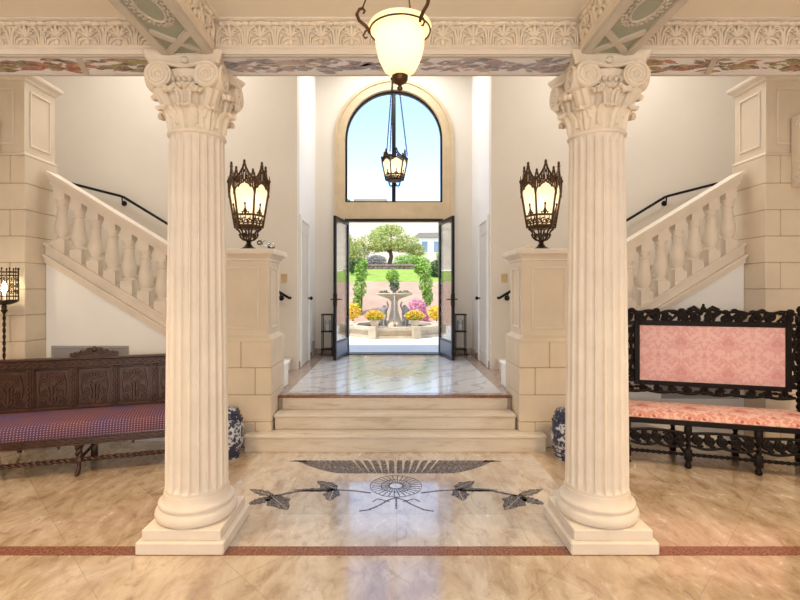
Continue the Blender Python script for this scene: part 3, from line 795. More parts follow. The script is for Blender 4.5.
# ------------------------------------------------------------------ stairs and balustrades
SLP = .61
def stz(ax): return 1.126+SLP*(ax-2.447)      # underside of stringer at |x|
PX0, PX1 = 1.892, 3.70; PXR = 3.655
def stair(s):
    side = 'left' if s < 0 else 'right'
    # white wall below
    poly = [(s*PX0, 0), (s*PX1, 0), (s*PX1, stz(PX1)-.004), (s*PX0, stz(PX0)-.004)]
    o = MB().prism(poly, 4.985, 5.085).build('wall_under_stair_'+side, M['white'], ang=0); struct(o, 'white wall below the %s stair behind the bench' % side)
    t = thing('stair_flight', 'stone stair flight climbing to the %s behind the balustrade' % side, 'staircase', (s*1.47, 5.8, LZ))
    n = 11; tr = .271; rs = .1655
    for i in range(n):
        x0 = i*tr; b = MB(); b.box(s*x0, s*(3.15), 5.365-5.8 if x0 < .05 else 5.185-5.8, 6.67-5.8, i*rs, (i+1)*rs-.03); 
        b.build('riser', M['step'], t, 0)
        b = MB(); b.box(s*(x0-.02), s*min(x0+tr, 3.15), 5.365-5.8 if x0 < .05 else 5.185-5.8, 6.67-5.8, (i+1)*rs-.03, (i+1)*rs, .006); b.build('tread', M['step'], t, 0)
    t = thing('stone_balustrade', 'cream stone balustrade sloping up the %s staircase' % side, 'balustrade', (s*PX0, 5.0, 0), 0, 'stair balustrades')
    Ls = [PX0, PX1-.004]
    def strip(b, y0, y1, d0, d1, xe=(0, 0)):
        a, c = PX0, PXR if d0 > .8 else PX1-.002
        b.prism([(s*(a-PX0), stz(a)+d0), (s*(c-PX0), stz(c)+d0), (s*(c-PX0), stz(c)+d1), (s*(a-PX0), stz(a)+d1)], y0-5.0, y1-5.0)
    b = MB(); strip(b, 4.955, 5.095, 0, .045); strip(b, 4.94, 5.095, .045, .07); strip(b, 4.918, 5.095, .07, .095); strip(b, 4.97, 5.09, .095, .19); strip(b, 4.935, 5.095, .19, .215)
    b.build('stringer', M['stone'], t, 20)
    b = MB(); strip(b, 4.968, 5.09, .86, .905); strip(b, 4.942, 5.10, .905, .94); strip(b, 4.925, 5.102, .94, .955); strip(b, 4.90, 5.105, .955, .99); 
    b.build('hand_rail', M['stone'], t, 20)
    # balusters
    ax = 3.55
    while ax > PX0+.1:
        zb = stz(ax)+.215; zt = stz(ax)+.86
        b = MB(); h = .062
        x = s*(ax-PX0); sl = SLP*h
        def block(za, zc, hh, low):
            # block whose one face follows the slope
            vs = []
            for (dx, dy) in ((-1,-1),(1,-1),(1,1),(-1,1)):
                off = SLP*hh*dx*s
                vs.append((x+dx*hh, .02+dy*hh, za+(off if low else 0)))
            for (dx, dy) in ((-1,-1),(1,-1),(1,1),(-1,1)):
                off = SLP*hh*dx*s
                vs.append((x+dx*hh, .02+dy*hh, zc+(0 if low else off)))
            b.add(vs, [(3,2,1,0),(4,5,6,7),(0,1,5,4),(1,2,6,5),(2,3,7,6),(3,0,4,7)])
        block(zb-.002, zb+.115, h, True); block(zt-.10, zt+.002, h*.92, False)
        z0 = zb+.115; z1 = zt-.10; H = z1-z0
        P = [(.05,0),(.052,.03),(.046,.06),(.038,.085),(.042,.12),(.054,.20),(.061,.29),(.060,.36),(.054,.45),(.047,.56),(.042,.68),(.040,.80),(.046,.815),(.048,.84),(.041,.86),(.042,.92),(.050,.95),(.051,1)]
        b.lathe([(r*1.22, z0+q*H) for r, q in P], x, .02, 0, 20)
        b.build('baluster', M['stone'], t, 35)
        ax -= .178
    # black wall rail
    r = thing('wall_handrail', 'thin black iron handrail on the wall above the %s stair' % side, 'handrail', (s*1.50, HW-.07, 0), 0, 'black wall handrails')
    pts = [(0, 0, 1.50), (s*2.30, 0, 1.50+2.30*SLP), (s*2.36, 0, 2.925), (s*3.05, 0, 3.10)]
    b = MB(); b.tube([(s*-.03, .045, 1.492), (s*-.035, .02, 1.487), (s*-.02, 0, 1.488)]+pts, .018, 8); b.build('rail', M['black'], r)
    for q in (.10, 1.6, 2.33):
        z = 1.50+min(q, 2.30)*SLP; b = MB(); b.tube([(s*q, 0, z), (s*q, .01, z-.06), (s*q, .055, z-.075)], .010, 6); b.M = Matrix.Translation((s*q, .062, z-.075)) @ Matrix.Rotation(PI/2, 4, 'X'); b.lathe([(.01,-.008),(.035,-.006),(.038,.006),(.01,.02)], n=16)
        b.build('bracket', M['black'], r)
    sw = MB(); sw.box(-.045, .045, -.008, 0, -.06, .06, .003); o = sw.build('switch_plate', M['switch'], None, 20); o.location = (s*1.565, HW-.0005, 1.77)
    tag(o, 'small tan switch plate on the %s wall above the handrail end' % side, 'switch plate')
    MB().box(-.012, .012, -.014, -.008, -.02, .02).build('toggle', M['switch'], o, 0)
    g = thing('vent_grille', 'grey air grille low on the white wall behind the %s bench' % ('dark' if s < 0 else 'pink'), 'vent', (s*3.23, 4.9845, .45), 0, 'return air grilles')
    b = MB(); b.box(-.41, .41, -.012, 0, 0, .03, .003); b.box(-.41, .41, -.012, 0, .53, .56, .003); b.box(-.41, -.38, -.012, 0, .03, .53, .003); b.box(.38, .41, -.012, 0, .03, .53, .003); b.build('frame', M['grille'], g, 0)
    b = MB()
    for i in range(24): b.box(-.38, .38, -.009, -.003, .035+i*.0205, .047+i*.0205)
    b.build('louvres', M['grille'], g, 0)
    MB().box(-.38, .38, -.002, -.0005, .03, .53).build('backing', M['grille'], g, 0)
stair(-1); stair(1)
g = MB(); g.box(0, .008, -.09, .09, 0, .26, .002)
for i in range(9): g.box(.008, .012, -.075, .075, .02+i*.026, .032+i*.026)
o = g.build('vent_grille', M['grille'], None, 0); o.location = (-VX+.016, 7.95, LZ+.012); tag(o, 'small low floor vent on the white entry wall behind the left door stand', 'vent')

# ------------------------------------------------------------------ lanterns
def lantern_parts(t, H, rt, rb, z0, z1, zg, metal, rot=0, n=6, bulb=True):
    """tapered n-sided cage: z0 bottom of glass, z1 top of glass, zg tip of gables"""
    cage = MB()
    def P(r, a, z): return Vector((r*math.cos(a), r*math.sin(a), z))
    A = [rot+2*PI*i/n for i in range(n)]
    rr = rt*.045
    for a in A:
        cage.tube([P(rb, a, z0-.02*H), P(rt, a, z1), P(rt*1.03, a, z1+(zg-z1)*.36)], [rr*1.3, rr*1.1, rr*.9], 6)
        cage.ell(P(rt*1.03, a, z1+(zg-z1)*.40), (rr*1.7, rr*1.7, rr*2.4), 8, 6); cage.tube([P(rt*1.03, a, z1+(zg-z1)*.4), P(rt*1.03, a, z1+(zg-z1)*.62)], [rr, rr*.2], 6)
    for zz, r in ((z0, rb), (z0+.12*H, rb+(rt-rb)*.12*H/(z1-z0))):
        cage.tube([P(r, a, zz) for a in A], rr*1.2, 6, True)
    co = cage.build('cage', metal, t, 50)
    for i in range(n):
        a, c = A[i], A[(i+1) % n]
        g = MB()
        p = [P(rb*.96, a, z0), P(rb*.96, c, z0), P(rt*.96, c, z1+(zg-z1)*.25), P(rt*.96, a, z1+(zg-z1)*.25)]
        mid = sum(p, Vector())/4; nin = Vector((-mid.x, -mid.y, 0)).normalized()*.004
        g.add(p+[q+nin for q in p], [(0,1,2,3),(7,6,5,4),(0,4,5,1),(1,5,6,2),(2,6,7,3),(3,7,4,0)])
        g.build('glass_panel', M['frost'], t, 0)
        # gable: pointed tracery plate
        b = MB(); a0 = P(rt*1.0, a, z1); a1 = P(rt*1.0, c, z1); ex = (a1-a0); L = ex.length; ex.normalize(); ez = Vector((0,0,1)); nrm = ex.cross(ez)
        gh = zg-z1
        def Q(u, v, w=0): return a0+ex*(u*L)+ez*(v*gh)+nrm*w
        def tb(pts, r): b.tube([Q(*x) for x in pts], r, 6)
        arch = [(0,-.22), (.05,.0), (.13,.09), (.2,.07), (.26,.16), (.36,.22), (.43,.23), (.5,.34)]
        left = arch; right = [(1-u, v) for u, v in arch]
        top = [(0,.33), (.08,.42), (.2,.50), (.32,.63), (.42,.78), (.5,.98)]
        tb(left, rr*.9); tb(right, rr*.9); tb(top, rr*1.1); tb([(1-u, v) for u, v in top], rr*1.1)
        # pierced plate between arch and top line
        for (l1, l2) in ((left, top), (right, [(1-u, v) for u, v in top])):
            m = 6
            def smp(l, t_):
                q = t_*(len(l)-1); i_ = min(int(q), len(l)-2); f = q-i_
                return (l[i_][0]*(1-f)+l[i_+1][0]*f, l[i_][1]*(1-f)+l[i_+1][1]*f)
            for k in range(m):
                s1 = smp(l1, k/m); s2 = smp(l2, k/m); s3 = smp(l2, (k+.7)/m); s4 = smp(l1, (k+.7)/m)
                vs = [Q(*x, .0) for x in (s1, s2, s3, s4)]+[Q(*x, .004) for x in (s1, s2, s3, s4)]
                b.add(vs, [(0,1,2,3),(7,6,5,4),(0,4,5,1),(1,5,6,2),(2,6,7,3),(3,7,4,0)])
        for sx in (-1, 1):
            sp = spiral(.5+sx*.15, .42, .10, .02, 1.5, PI/2, sx); tb([(p_[0], p_[1]*1.0) for p_ in sp], rr*.7)
            sp = spiral(.5+sx*.33, .27, .08, .02, 1.4, PI/2, sx); tb(sp, rr*.6)
        b.ell(Q(.5,.66), (rr*1.6,)*3, 8, 6); b.ell(Q(.5,1.0), (rr*1.5, rr*1.5, rr*2.6), 8, 6)
        b.ell(Q(.5,.9), (rr*2.2, rr*2.2, rr*1.0), 8, 6)
        b.build('gable', metal, t, 50); b = MB()
        # lower fleur band
        zz0 = z0-.0*H
        def S(u, v):
            f = v*.12*H/(z1-z0); r = rb+(rt-rb)*f
            q0 = P(r*1.01, a, z0+v*.12*H); q1 = P(r*1.01, c, z0+v*.12*H); return q0*(1-u)+q1*u
        def sb(pts, r): b.tube([S(*x) for x in pts], r, 6)
        for cxx in (.2, .5, .8):
            sb(spiral(cxx, .42, .30 if cxx == .5 else .22, .05, 1.3, PI/2, 1), rr*.7)
            sb([(cxx-.13, .1), (cxx, .9), (cxx+.13, .1)], rr*.6)
        sb([(.5,1), (.42,1.35), (.5,1.7), (.58,1.35), (.5,1)], rr*.8); sb([(.5,1), (.5,1.95)], rr*.8); b.ell(S(.5,2.0), (rr*1.2, rr*1.2, rr*1.8), 8, 6)
        sb([(.35,1), (.30,1.3), (.40,1.25)], rr*.7); sb([(.65,1), (.70,1.3), (.60,1.25)], rr*.7)
        b.build('fleur_band', metal, t, 50)
    if bulb:
        b = MB(); zb = z0+.10*H; b.lathe([(.012,0),(.012,.09*H),(.016,.10*H),(.012,.11*H)], 0, 0, zb, 12); b.build('candle_tube', M['frost'], t)
        b = MB(); zc = zb+.11*H; b.lathe([(.008,0),(.020,.03*H),(.022,.05*H),(.012,.09*H),(.002,.12*H)], 0, 0, zc, 12); b.build('bulb', M['bulb'], t)
def make_table_lantern(label, loc, rz):
    t = thing('gothic_lantern', label, 'lantern', loc, rz, 'lit bronze lanterns')
    b = MB(); b.lathe([(.10,0),(.105,.006),(.10,.018),(.075,.03),(.045,.05),(.028,.075),(.024,.09),(.034,.10),(.03,.112),(.015,.12)], n=6, a0=PI/6); b.build('foot', M['dkbronze'], t, 30)
    for k in range(6):
        a = k*PI/3; b = MB()
        def R(r, z): return (r*math.cos(a), r*math.sin(a), z)
        b.tube([R(.02,.11), R(.06,.12), R(.092,.15), R(.09,.19), R(.105,.215), R(.135,.24)], [.009,.010,.010,.009,.010,.010], 8)
        sp = spiral(.055, .17, .024, .005, 1.3, -PI/2, 1); b.tube([R(p[0], p[1]) for p in sp], .006, 6)
        b.ell(R(.096,.172), (.014,.014,.012), 8, 6)
        b.build('scroll_bracket', M['bronze'], t)
    b = MB(); b.lathe([(.01,.236),(.125,.236),(.140,.244),(.140,.262),(.13,.268),(.01,.268)], n=6); b.tube([(0,0,.112), (0,0,.24)], .010, 8); b.build('tray', M['bronze'], t, 20)
    lantern_parts(t, .927, .212, .146, .262, .635, .915, M['bronze'])
    return t
L1 = make_table_lantern('lit bronze gothic lantern on the left pedestal top', (-1.575, 5.065, 2.021), math.radians(3))
dup(L1, (1.575, 5.065, 2.021), math.radians(-3), 'lit bronze gothic lantern on the right pedestal top')
# trinkets next to the lanterns
b = MB(); b.ell((0,0,.05), (.055,.035,.048), 14, 10); b.ell((.065,-.01,.035), (.04,.03,.034), 12, 8); b.ell((-.05,-.02,.07), (.03,.025,.03), 12, 8)
o = b.build('glass_trinket', M['crystal'], None, 60); o.location = (-1.36, 4.93, 2.021); tag(o, 'small clear glass trinket beside the lantern on the left pedestal', 'ornament')
b = MB(); b.tube([(-.062,-.045,.088), (-.036,-.05,.09), (-.03,-.045,.062), (-.062,-.045,.052), (-.075,-.04,.075)], .007, 6, True); b.tube([(.04,-.04,.03), (.07,-.045,.012), (.1,-.03,.02)], .008, 6); b.build('dark_wire', M['dkbronze'], o)
b = MB(); b.tube([(-.06,0,.012), (-.03,-.02,.016), (0,0,.02), (.03,.02,.024), (.06,0,.02)], [.012,.016,.020,.022,.012], 8); b.ell((.03,-.01,.025), (.045,.03,.025), 12, 8)
o = b.build('shell_trinket', M['carved'], None, 60); o.location = (1.375, 4.93, 2.0205); tag(o, 'small beige trinket lying beside the lantern on the right pedestal', 'ornament')

# hanging lantern in the entry
def hanging():
    Y = 5.95; zb = 2.88
    t = thing('hanging_lantern', 'small lit iron lantern hanging on chains before the arched window', 'lantern', (0, Y, zb))
    b = MB(); b.lathe([(.004,0),(.012,.01),(.02,.03),(.012,.045),(.03,.06),(.02,.075)], n=12)
    for k in range(4):
        a = k*PI/2+PI/4
        b.tube([(.02*math.cos(a), .02*math.sin(a), .05), (.07*math.cos(a), .07*math.sin(a), .03), (.10*math.cos(a), .10*math.sin(a), .07), (.105*math.cos(a), .105*math.sin(a), .105)], .006, 6)
    b.lathe([(.01,.10),(.11,.10),(.118,.108),(.115,.12),(.01,.12)], n=6); b.build('tray', M['dkbronze'], t, 30)
    lantern_parts(t, .45, .160, .112, .115, .33, .47, M['dkbronze'], rot=math.radians(10))
    for k in range(3):
        a = math.radians(10)+2*PI*k/3; b = MB(); p0 = Vector((.165*math.cos(a), .165*math.sin(a), .43)); p1 = Vector((.045*math.cos(a), .045*math.sin(a), 1.40))
        n = 40
        for i in range(n):
            c = p0.lerp(p1, (i+.5)/n); d = (p1-p0).normalized(); u = d.cross(Vector((math.sin(a), -math.cos(a), 0))) if i % 2 else d.orthogonal(); u.normalize(); q = d
            b.tube([c+q*(.017*math.cos(2*PI*j/8))+u*(.007*math.sin(2*PI*j/8)) for j in range(8)], .0035, 5, True)
        b.build('chain', M['black'], t)
    b = MB(); b.lathe([(.01,1.38),(.05,1.385),(.055,1.40),(.03,1.43),(.012,1.45)], n=16); b.tube([(0,0,1.44), (0,0,TOP-zb-.03)], .010, 8); b.lathe([(.02,TOP-zb-.05),(.07,TOP-zb-.02),(.075,TOP-zb)], n=20); b.build('canopy', M['black'], t)
hanging()

# pendant near the viewer
def pendant():
    t = thing('pendant_lamp', 'lit cream glass bell pendant with bronze scroll arms near the ceiling', 'pendant lamp', (0, 1.9, 2.405))
    z = lambda Z: Z-2.405
    b = MB(); prof = [(r, z(Z)) for r, Z in ((.030,2.462),(.046,2.475),(.063,2.49),(.079,2.52),(.089,2.55),(.096,2.585),(.100,2.62),(.103,2.633),(.113,2.643),(.123,2.652),(.127,2.662),(.124,2.668),(.115,2.667),(.113,2.66),(.098,2.635),(.092,2.585),(.085,2.55),(.074,2.52),(.058,2.495),(.03,2.475))]
    b.lathe(prof, n=48); b.build('glass_bowl', M['alab'], t, 60)
    b = MB(); b.lathe([(.004,0),(.010,.004),(.012,.012),(.006,.02),(.010,.026),(.026,.034),(.032,.045),(.032,.058),(.034,.064),(.030,.07)], n=24); b.build('finial_cap', M['bronze'], t)
    b = MB(); b.tube([(.122*math.cos(2*PI*i/48), .122*math.sin(2*PI*i/48), z(2.645)) for i in range(48)], .0035, 8, True); b.build('band', M['dkbronze'], t)
    for k, a in enumerate((math.radians(188), math.radians(-52), math.radians(68))):
        b = MB()
        def R(r, zz): return (r*math.cos(a), r*math.sin(a), zz)
        b.tube([R(.122, z(2.628)), R(.126, z(2.642)), R(.142, z(2.66)), R(.165, z(2.676)), R(.174, z(2.70)), R(.164, z(2.722)), R(.150, z(2.726)), R(.142, z(2.716)), R(.148, z(2.705))], [.005,.007,.007,.007,.007,.006,.006,.005,.004], 8)
        b.tube([R(.124, z(2.645)), R(.140, z(2.635)), R(.148, z(2.618)), R(.140, z(2.606)), R(.132, z(2.612))], .004, 6)
        b.build('scroll_arm', M['bronze'], t)
        b = MB(); b.tube([R(.152, z(2.726)), R(.02, z(3.08))], .0035, 6); b.build('rod', M['bronze'], t)
    b = MB(); b.lathe([(.008,z(3.04)),(.02,z(3.06)),(.028,z(3.08)),(.02,z(3.10)),(.008,z(3.12))], n=16); b.tube([(0,0,z(3.10)), (0,0,z(3.26))], .006, 8); b.lathe([(.02,z(3.245)),(.06,z(3.262)),(.065,z(CEIL))], n=24); b.build('canopy', M['bronze'], t)
pendant()

# ------------------------------------------------------------------ left bench (dark, dotted seat)
def bench_left():
    a = math.radians(18)
    fx, fy = -2.74, 4.05
    t = thing('settle_bench', 'long dark carved wooden settle with dotted purple seat by the left column', 'bench', (fx, fy, 0), a)
    L = .89; D = .50
    # frame rails (local: x along, y back)
    b = MB(); b.box(-L, L, -.02, .03, .275, .34, .006); b.box(-L, L, D-.03, D+.02, .275, .34, .006); b.box(-L, -L+.05, .03, D-.03, .275, .34, .006); b.box(L-.05, L, .03, D-.03, .275, .34, .006)
    b.build('seat_frame', M['walnut'], t, 20)
    b = MB()
    pts = []
    n = 90
    for ph in (0, PI):
        b.tube([(-L+.03+(2*L-.06)*i/n, -.022, .308+.018*math.sin(i/n*2*PI*11+ph)) for i in range(n+1)], .007, 6)
    b.tube([(-L,-.022,.278), (L,-.022,.278)], .008, 6); b.tube([(-L,-.022,.339), (L,-.022,.339)], .006, 6)
    b.build('carved_apron', M['walnut'], t, 50)
    # seat cushion
    def top(u, v):
        e = min(u, 1-u)*2*L; q = min(v, 1-v)*(D-.05)
        f = min(1, (e/.05))**.35*min(1, (q/.05))**.35 if e > 0 and q > 0 else 0
        return (-L+.01+u*(2*L-.02), -.015+v*(D-.02), .343+.105*f+.04*v+.012*math.sin(PI*v)*min(1, e/.1))
    b = MB(); b.slab(top, lambda u, v: (-L+.01+u*(2*L-.02), -.015+v*(D-.02), .338), 60, 20); b.build('seat_cushion', M['dots'], t, 60)
    # back
    rk = .05   # rake
    bk = thing
    pw = .343
    b = MB(); b.box(-L, L, D-.035, D+.015, .40, .50, .006); b.box(-L, L, D-.03, D+.02, .865, .94, .006); b.box(-L-.02, L+.02, D-.045, D+.03, .94, .962, .006)
    for i in range(6):
        x = (i-2.5)*pw; b.box(x-.032, x+.032, D-.035, D+.015, .36 if i in (0, 5) else .50, .865, .004)
    b.build('back_frame', M['walnut'], t, 20)
    for i in range(6):
        x = (i-2.5)*pw; b = MB(); n = 40
        for ph in (0, PI): b.tube([(x+.014*math.sin(k/n*2*PI*3.5+ph), D-.038, .51+.345*k/n) for k in range(n+1)], .0085, 6)
        b.build('carved_stile', M['walnut'], t, 60)
    b = MB(); n = 140
    for ph in (0, PI): b.tube([(-L+.02+(2*L-.04)*i/n, D-.034, .902+.02*math.sin(i/n*2*PI*14+ph)) for i in range(n+1)], .0085, 6)
    b.build('carved_top_rail', M['walnut'], t, 60)
    for i in range(5):
        xc = (i-2)*pw; b = MB(); b.box(xc-pw/2+.033, xc+pw/2-.033, D-.012, D+.008, .50, .865)
        y = D-.014; hw = pw/2-.036
        def tb(pts, r=.006): b.tube([(xc+p[0], y, p[1]) for p in pts], r*1.45, 6)
        # lobed foliate motif: arch of petals over a vase with scrolls
        for k in range(9):
            an = PI*k/8; c, s_ = math.cos(an), math.sin(an)
            tb([(.035*c, .73+.035*s_), (.075*c, .73+.075*s_)], .009)
            tb([((.075+.018*math.cos(q))*c if 0 else .082*c+.014*math.cos(q), .73+.082*s_+.014*math.sin(q)) for q in [2*PI*j/8 for j in range(9)]], .004)
        tb([(.03*math.cos(q), .73+.03*math.sin(q)) for q in [2*PI*j/14 for j in range(15)]], .006)
        for sx in (-1, 1):
            tb([(sx*p[0], p[1]) for p in spiral(.055, .63, .036, .006, 1.8, PI/2, -1)]); tb([(sx*p[0], p[1]) for p in spiral(.075, .555, .030, .006, 1.6, PI/2, -1)])
            tb([(0,.53), (sx*.03,.57), (sx*.02,.63), (sx*.04,.70)], .007); tb([(sx*.10,.60), (sx*.112,.68), (sx*.10,.76), (sx*.085,.82)], .006)
        tb([(0,.52), (0,.70)], .010); b.ell((xc, y, .60), (.02,.012,.03), 10, 6)
        tb([(-hw,.515), (hw,.515), (hw,.85), (-hw,.85), (-hw,.515)], .005)
        b.build('back_panel', M['walnut'], t, 50)
    b = MB(); base = .962
    poly = [(-.20,base), (.20,base), (.195,base+.022), (.15,base+.040), (.11,base+.058), (.07,base+.066), (.04,base+.085), (-.04,base+.085), (-.07,base+.066), (-.11,base+.058), (-.15,base+.04), (-.195,base+.022)]
    b.prism(poly, D-.012, D+.012)
    for sx in (-1, 1):
        for (cx, cz, r) in ((.04,.048,.034), (.098,.036,.028), (.15,.026,.022), (.185,.02,.018)):
            b.tube([(sx*p[0], D-.014, base+p[1]) for p in spiral(cx, cz, r, .004, 1.6, PI/2, -1)], .006, 6)
            b.ell((sx*cx, D, base+cz+r*.6), (r*.9,.016,r*.6), 8, 6)
    b.ell((0, D-.008, base+.07), (.026,.022,.03), 10, 6); b.build('crest', M['walnut'], t, 50)
    # legs
    for lx in (-L+.06, 0, L-.06):
        b = MB(); b.twist((lx, .03, .14), (lx, .03, .26), .028, .05); b.box(lx-.028, lx+.028, .0, .06, .25, .276, .004); b.box(lx-.026, lx+.026, .004, .056, .105, .15, .004)
        pts = bez((lx, .03, .11), (lx, .025, .075), (lx+.005, .05, .05), (lx-.005, -.012, .012), 10); b.tube(pts, [.018]*3+[.016]*5+[.018,.02,.016][:3], 8); b.ell((lx-.004, -.012, .014), (.018,.022,.014), 10, 6); b.build('leg', M['walnut'], t, 50)
        b = MB(); b.twist((lx, D-.01, .14), (lx, D-.01, .276), .022, .05); b.box(lx-.026, lx+.026, D-.036, D+.016, .0, .15, .006); b.build('leg', M['walnut'], t, 50)
        b = MB(); b.twist((lx, .05, .125), (lx, D-.03, .125), .014, .04); b.build('stretcher', M['walnut'], t, 60)
        b = MB(); b.tube(bez((lx, .06, .27), (lx, .10, .18), (lx, .16, .23), (lx, .20, .275)), .016, 8); b.tube([(lx, p[0], p[1]) for p in spiral(.10, .24, .03, .006, 1.5, 0, 1)], .009, 6); b.build('knee_bracket', M['walnut'], t, 60)
    for x0, x1 in ((-L+.085, -.025), (.025, L-.085)):
        b = MB(); b.twist((x0, .03, .128), (x1, .03, .128), .021, .05); b.build('stretcher', M['walnut'], t, 60)
    for i in range(6):
        x = -L+.18+i*(2*L-.36)/5
        b = MB(); b.ell((x, .0, .267), (.016,.014,.016), 8, 6); b.ell((x, .0, .25), (.009,.009,.012), 8, 6); b.build('drop_finial', M['walnut'], t)
bench_left()

# ------------------------------------------------------------------ right bench (black, pink damask)
def bench_right():
    a = math.radians(-17)
    t = thing('carved_settee', 'ebonised carved settee with pink damask back and seat by the right column', 'settee', (2.60+.29*.957, 4.22-.29*.2925, 0), a)
    # local x=0 is bench centre (s=.29), y=0 front feet line
    L = .78; D = .50
    b = MB(); b.box(-L, L, -.03, .03, .385, .435, .008); b.box(-L, L, D-.03, D+.03, .385, .435, .008); b.box(-L, -L+.05, .03, D-.03, .385, .435, .006); b.box(L-.05, L, .03, D-.03, .385, .435, .006); b.build('seat_frame', M['ebony'], t, 20)
    def top(u, v):
        e = min(u, 1-u)*2*L; q = min(v, 1-v)*(D)
        f = min(1, e/.06)**.5*min(1, q/.07)**.5 if e > 0 and q > 0 else 0
        return (-L+.012+u*(2*L-.024), -.022+v*(D+.02), .437+.05*f+.014*math.sin(PI*v)*min(1, e/.1))
    b = MB(); b.slab(top, lambda u, v: (-L+.012+u*(2*L-.024), -.022+v*(D+.02), .433), 60, 20); b.build('seat_cushion', M['damask_seat'], t, 60)
    yb = D
    # back posts (twisted)
    for sx in (-1, 1):
        b = MB(); b.box(sx*L-.028, sx*L+.028, yb-.028, yb+.028, 0, .47, .005); b.twist((sx*L, yb, .47), (sx*L, yb, 1.30), .026, .06); b.box(sx*L-.028, sx*L+.028, yb-.028, yb+.028, 1.29, 1.36, .005)
        b.lathe([(.012,1.36),(.024,1.37),(.014,1.385),(.026,1.41),(.020,1.43),(.006,1.45)], sx*L, yb, 0, 12); b.build('back_post', M['ebony'], t, 50)
    PH0, PH1 = .69, 1.245; PW = .615; XO = .05
    b = MB(); b.box(XO-PW-.05, XO-PW, yb-.025, yb+.025, PH0-.045, PH1+.05, .006); b.box(XO+PW, XO+PW+.05, yb-.025, yb+.025, PH0-.045, PH1+.05, .006); b.box(XO-PW, XO+PW, yb-.025, yb+.025, PH0-.045, PH0, .006); b.box(XO-PW, XO+PW, yb-.025, yb+.025, PH1, PH1+.05, .006)
    b.box(-L+.03, XO-PW-.05, yb-.016, yb+.016, PH0-.02, PH0+.03); b.box(XO+PW+.05, L-.03, yb-.016, yb+.016, PH0-.02, PH0+.03); b.box(-L+.03, XO-PW-.05, yb-.016, yb+.016, PH1, PH1+.04); b.box(XO+PW+.05, L-.03, yb-.016, yb+.016, PH1, PH1+.04)
    b.build('back_frame', M['ebony'], t, 20)
    b = MB(); b.slab(lambda u, v: (XO-PW+2*PW*u, yb-.012-.022*math.sin(PI*u)**.35*math.sin(PI*v)**.35 if 0 < u < 1 and 0 < v < 1 else yb-.012, PH0+(PH1-PH0)*v), lambda u, v: (XO-PW+2*PW*u, yb+.018, PH0+(PH1-PH0)*v), 30, 16)
    b.build('back_upholstery', M['damask'], t, 60)
    # openwork carving
    def scrolls(name, items, y=yb, r=.013, extra=None):
        b = MB()
        for (cx, cz, R, turns, a0, d) in items:
            sp = spiral(cx, cz, R, .008, turns, a0, d); m = len(sp)
            b.tube([(p[0], y, p[1]) for p in sp], [r*(1.0-.45*i/m) for i in range(m)], 8)
            b.ell((cx, y, cz), (.012,.016,.012), 8, 6)
        if extra: extra(b)
        return b.build(name, M['ebony'], t, 60)
    items = []
    zc = PH1+.085
    def ex(b):
        n = 60
        b.tube([(-L+.03+(2*L-.06)*i/n, yb, PH1+.125+.022*abs(math.sin(i/n*PI*8))+.02*math.exp(-((i/n-.5)/.08)**2)) for i in range(n+1)], .015, 8)
        for k in range(20):
            x = -L+.07+(2*L-.14)*k/19; b.ell((x, yb, PH1+.138+.016*math.sin(k*2.1)), (.034,.02,.024), 8, 6)
            b.tube([(x-.03, yb, PH1+.05), (x+.015*(-1)**k, yb, PH1+.09), (x+.03, yb, PH1+.13)], .014, 6)
        b.ell((0, yb, PH1+.165), (.026,.022,.034), 10, 8); b.ell((0, yb, PH1+.205), (.014,.014,.016), 8, 6)
        for sx in (-1, 1): b.tube([(sx*.03, yb, PH1+.15), (sx*.08, yb, PH1+.19), (sx*.13, yb, PH1+.165), (sx*.10, yb, PH1+.145)], .015, 8)
    for k in range(12):
        x = -.68+k*1.36/11; items.append((x, zc+.008*(-1)**k, .046, 1.5, PI/2 if k % 2 else -PI/2, 1 if k < 6 else -1))
    scrolls('crest', items, r=.020, extra=ex)
    items = []
    for k in range(11): items.append((-.65+k*.13, PH0-.082, .040, 1.4, PI/2, 1 if k < 5 else -1))
    def ex2(b):
        n = 60; b.tube([(-L+.03+(2*L-.06)*i/n, yb, PH0-.10-.016*abs(math.sin(i/n*PI*6))) for i in range(n+1)], .015, 8)
        for k in range(14): b.ell((-L+.08+(2*L-.16)*k/13, yb, PH0-.085+.015*math.sin(k*1.7)), (.03,.014,.015), 8, 6)
    scrolls('lower_carving', items, r=.016, extra=ex2)
    for sx in (-1, 1):
        items = [(XO+sx*(PW+.075), PH0+.08+i*.105, .034, 1.4, PI/2 if i % 2 else -PI/2, sx) for i in range(5)]
        def ex3(b):
            b.tube([(XO+sx*(PW+.05), yb, PH0), (XO+sx*(PW+.085), yb, PH0+.12), (XO+sx*(PW+.06), yb, PH0+.25), (XO+sx*(PW+.09), yb, PH0+.40), (XO+sx*(PW+.05), yb, PH1)], .014, 8)
        scrolls('side_carving', items, r=.013, extra=ex3)
    # legs and stretchers
    lx = [-L+.02, -.267, .267, L-.02]
    for x in lx:
        b = MB(); b.box(x-.026, x+.026, -.026, .026, .30, .386, .005); b.twist((x, 0, .17), (x, 0, .305), .022, .05); b.box(x-.028, x+.028, -.028, .028, .07, .175, .006); b.lathe([(.016,.045),(.024,.05),(.018,.06),(.022,.072)], x, 0, 0, 10); b.lathe([(.012,0),(.026,.008),(.03,.026),(.02,.045)], x, 0, 0, 12); b.build('leg', M['ebony'], t, 50)
        if abs(x) < .5:
            b = MB(); b.twist((x, D, .17), (x, D, .386), .022, .05); b.box(x-.026, x+.026, D-.026, D+.026, 0, .175, .006); b.build('leg', M['ebony'], t, 50)
        b = MB(); b.twist((x, .03, .12), (x, D-.03, .12), .015, .045); b.build('stretcher', M['ebony'], t, 60)
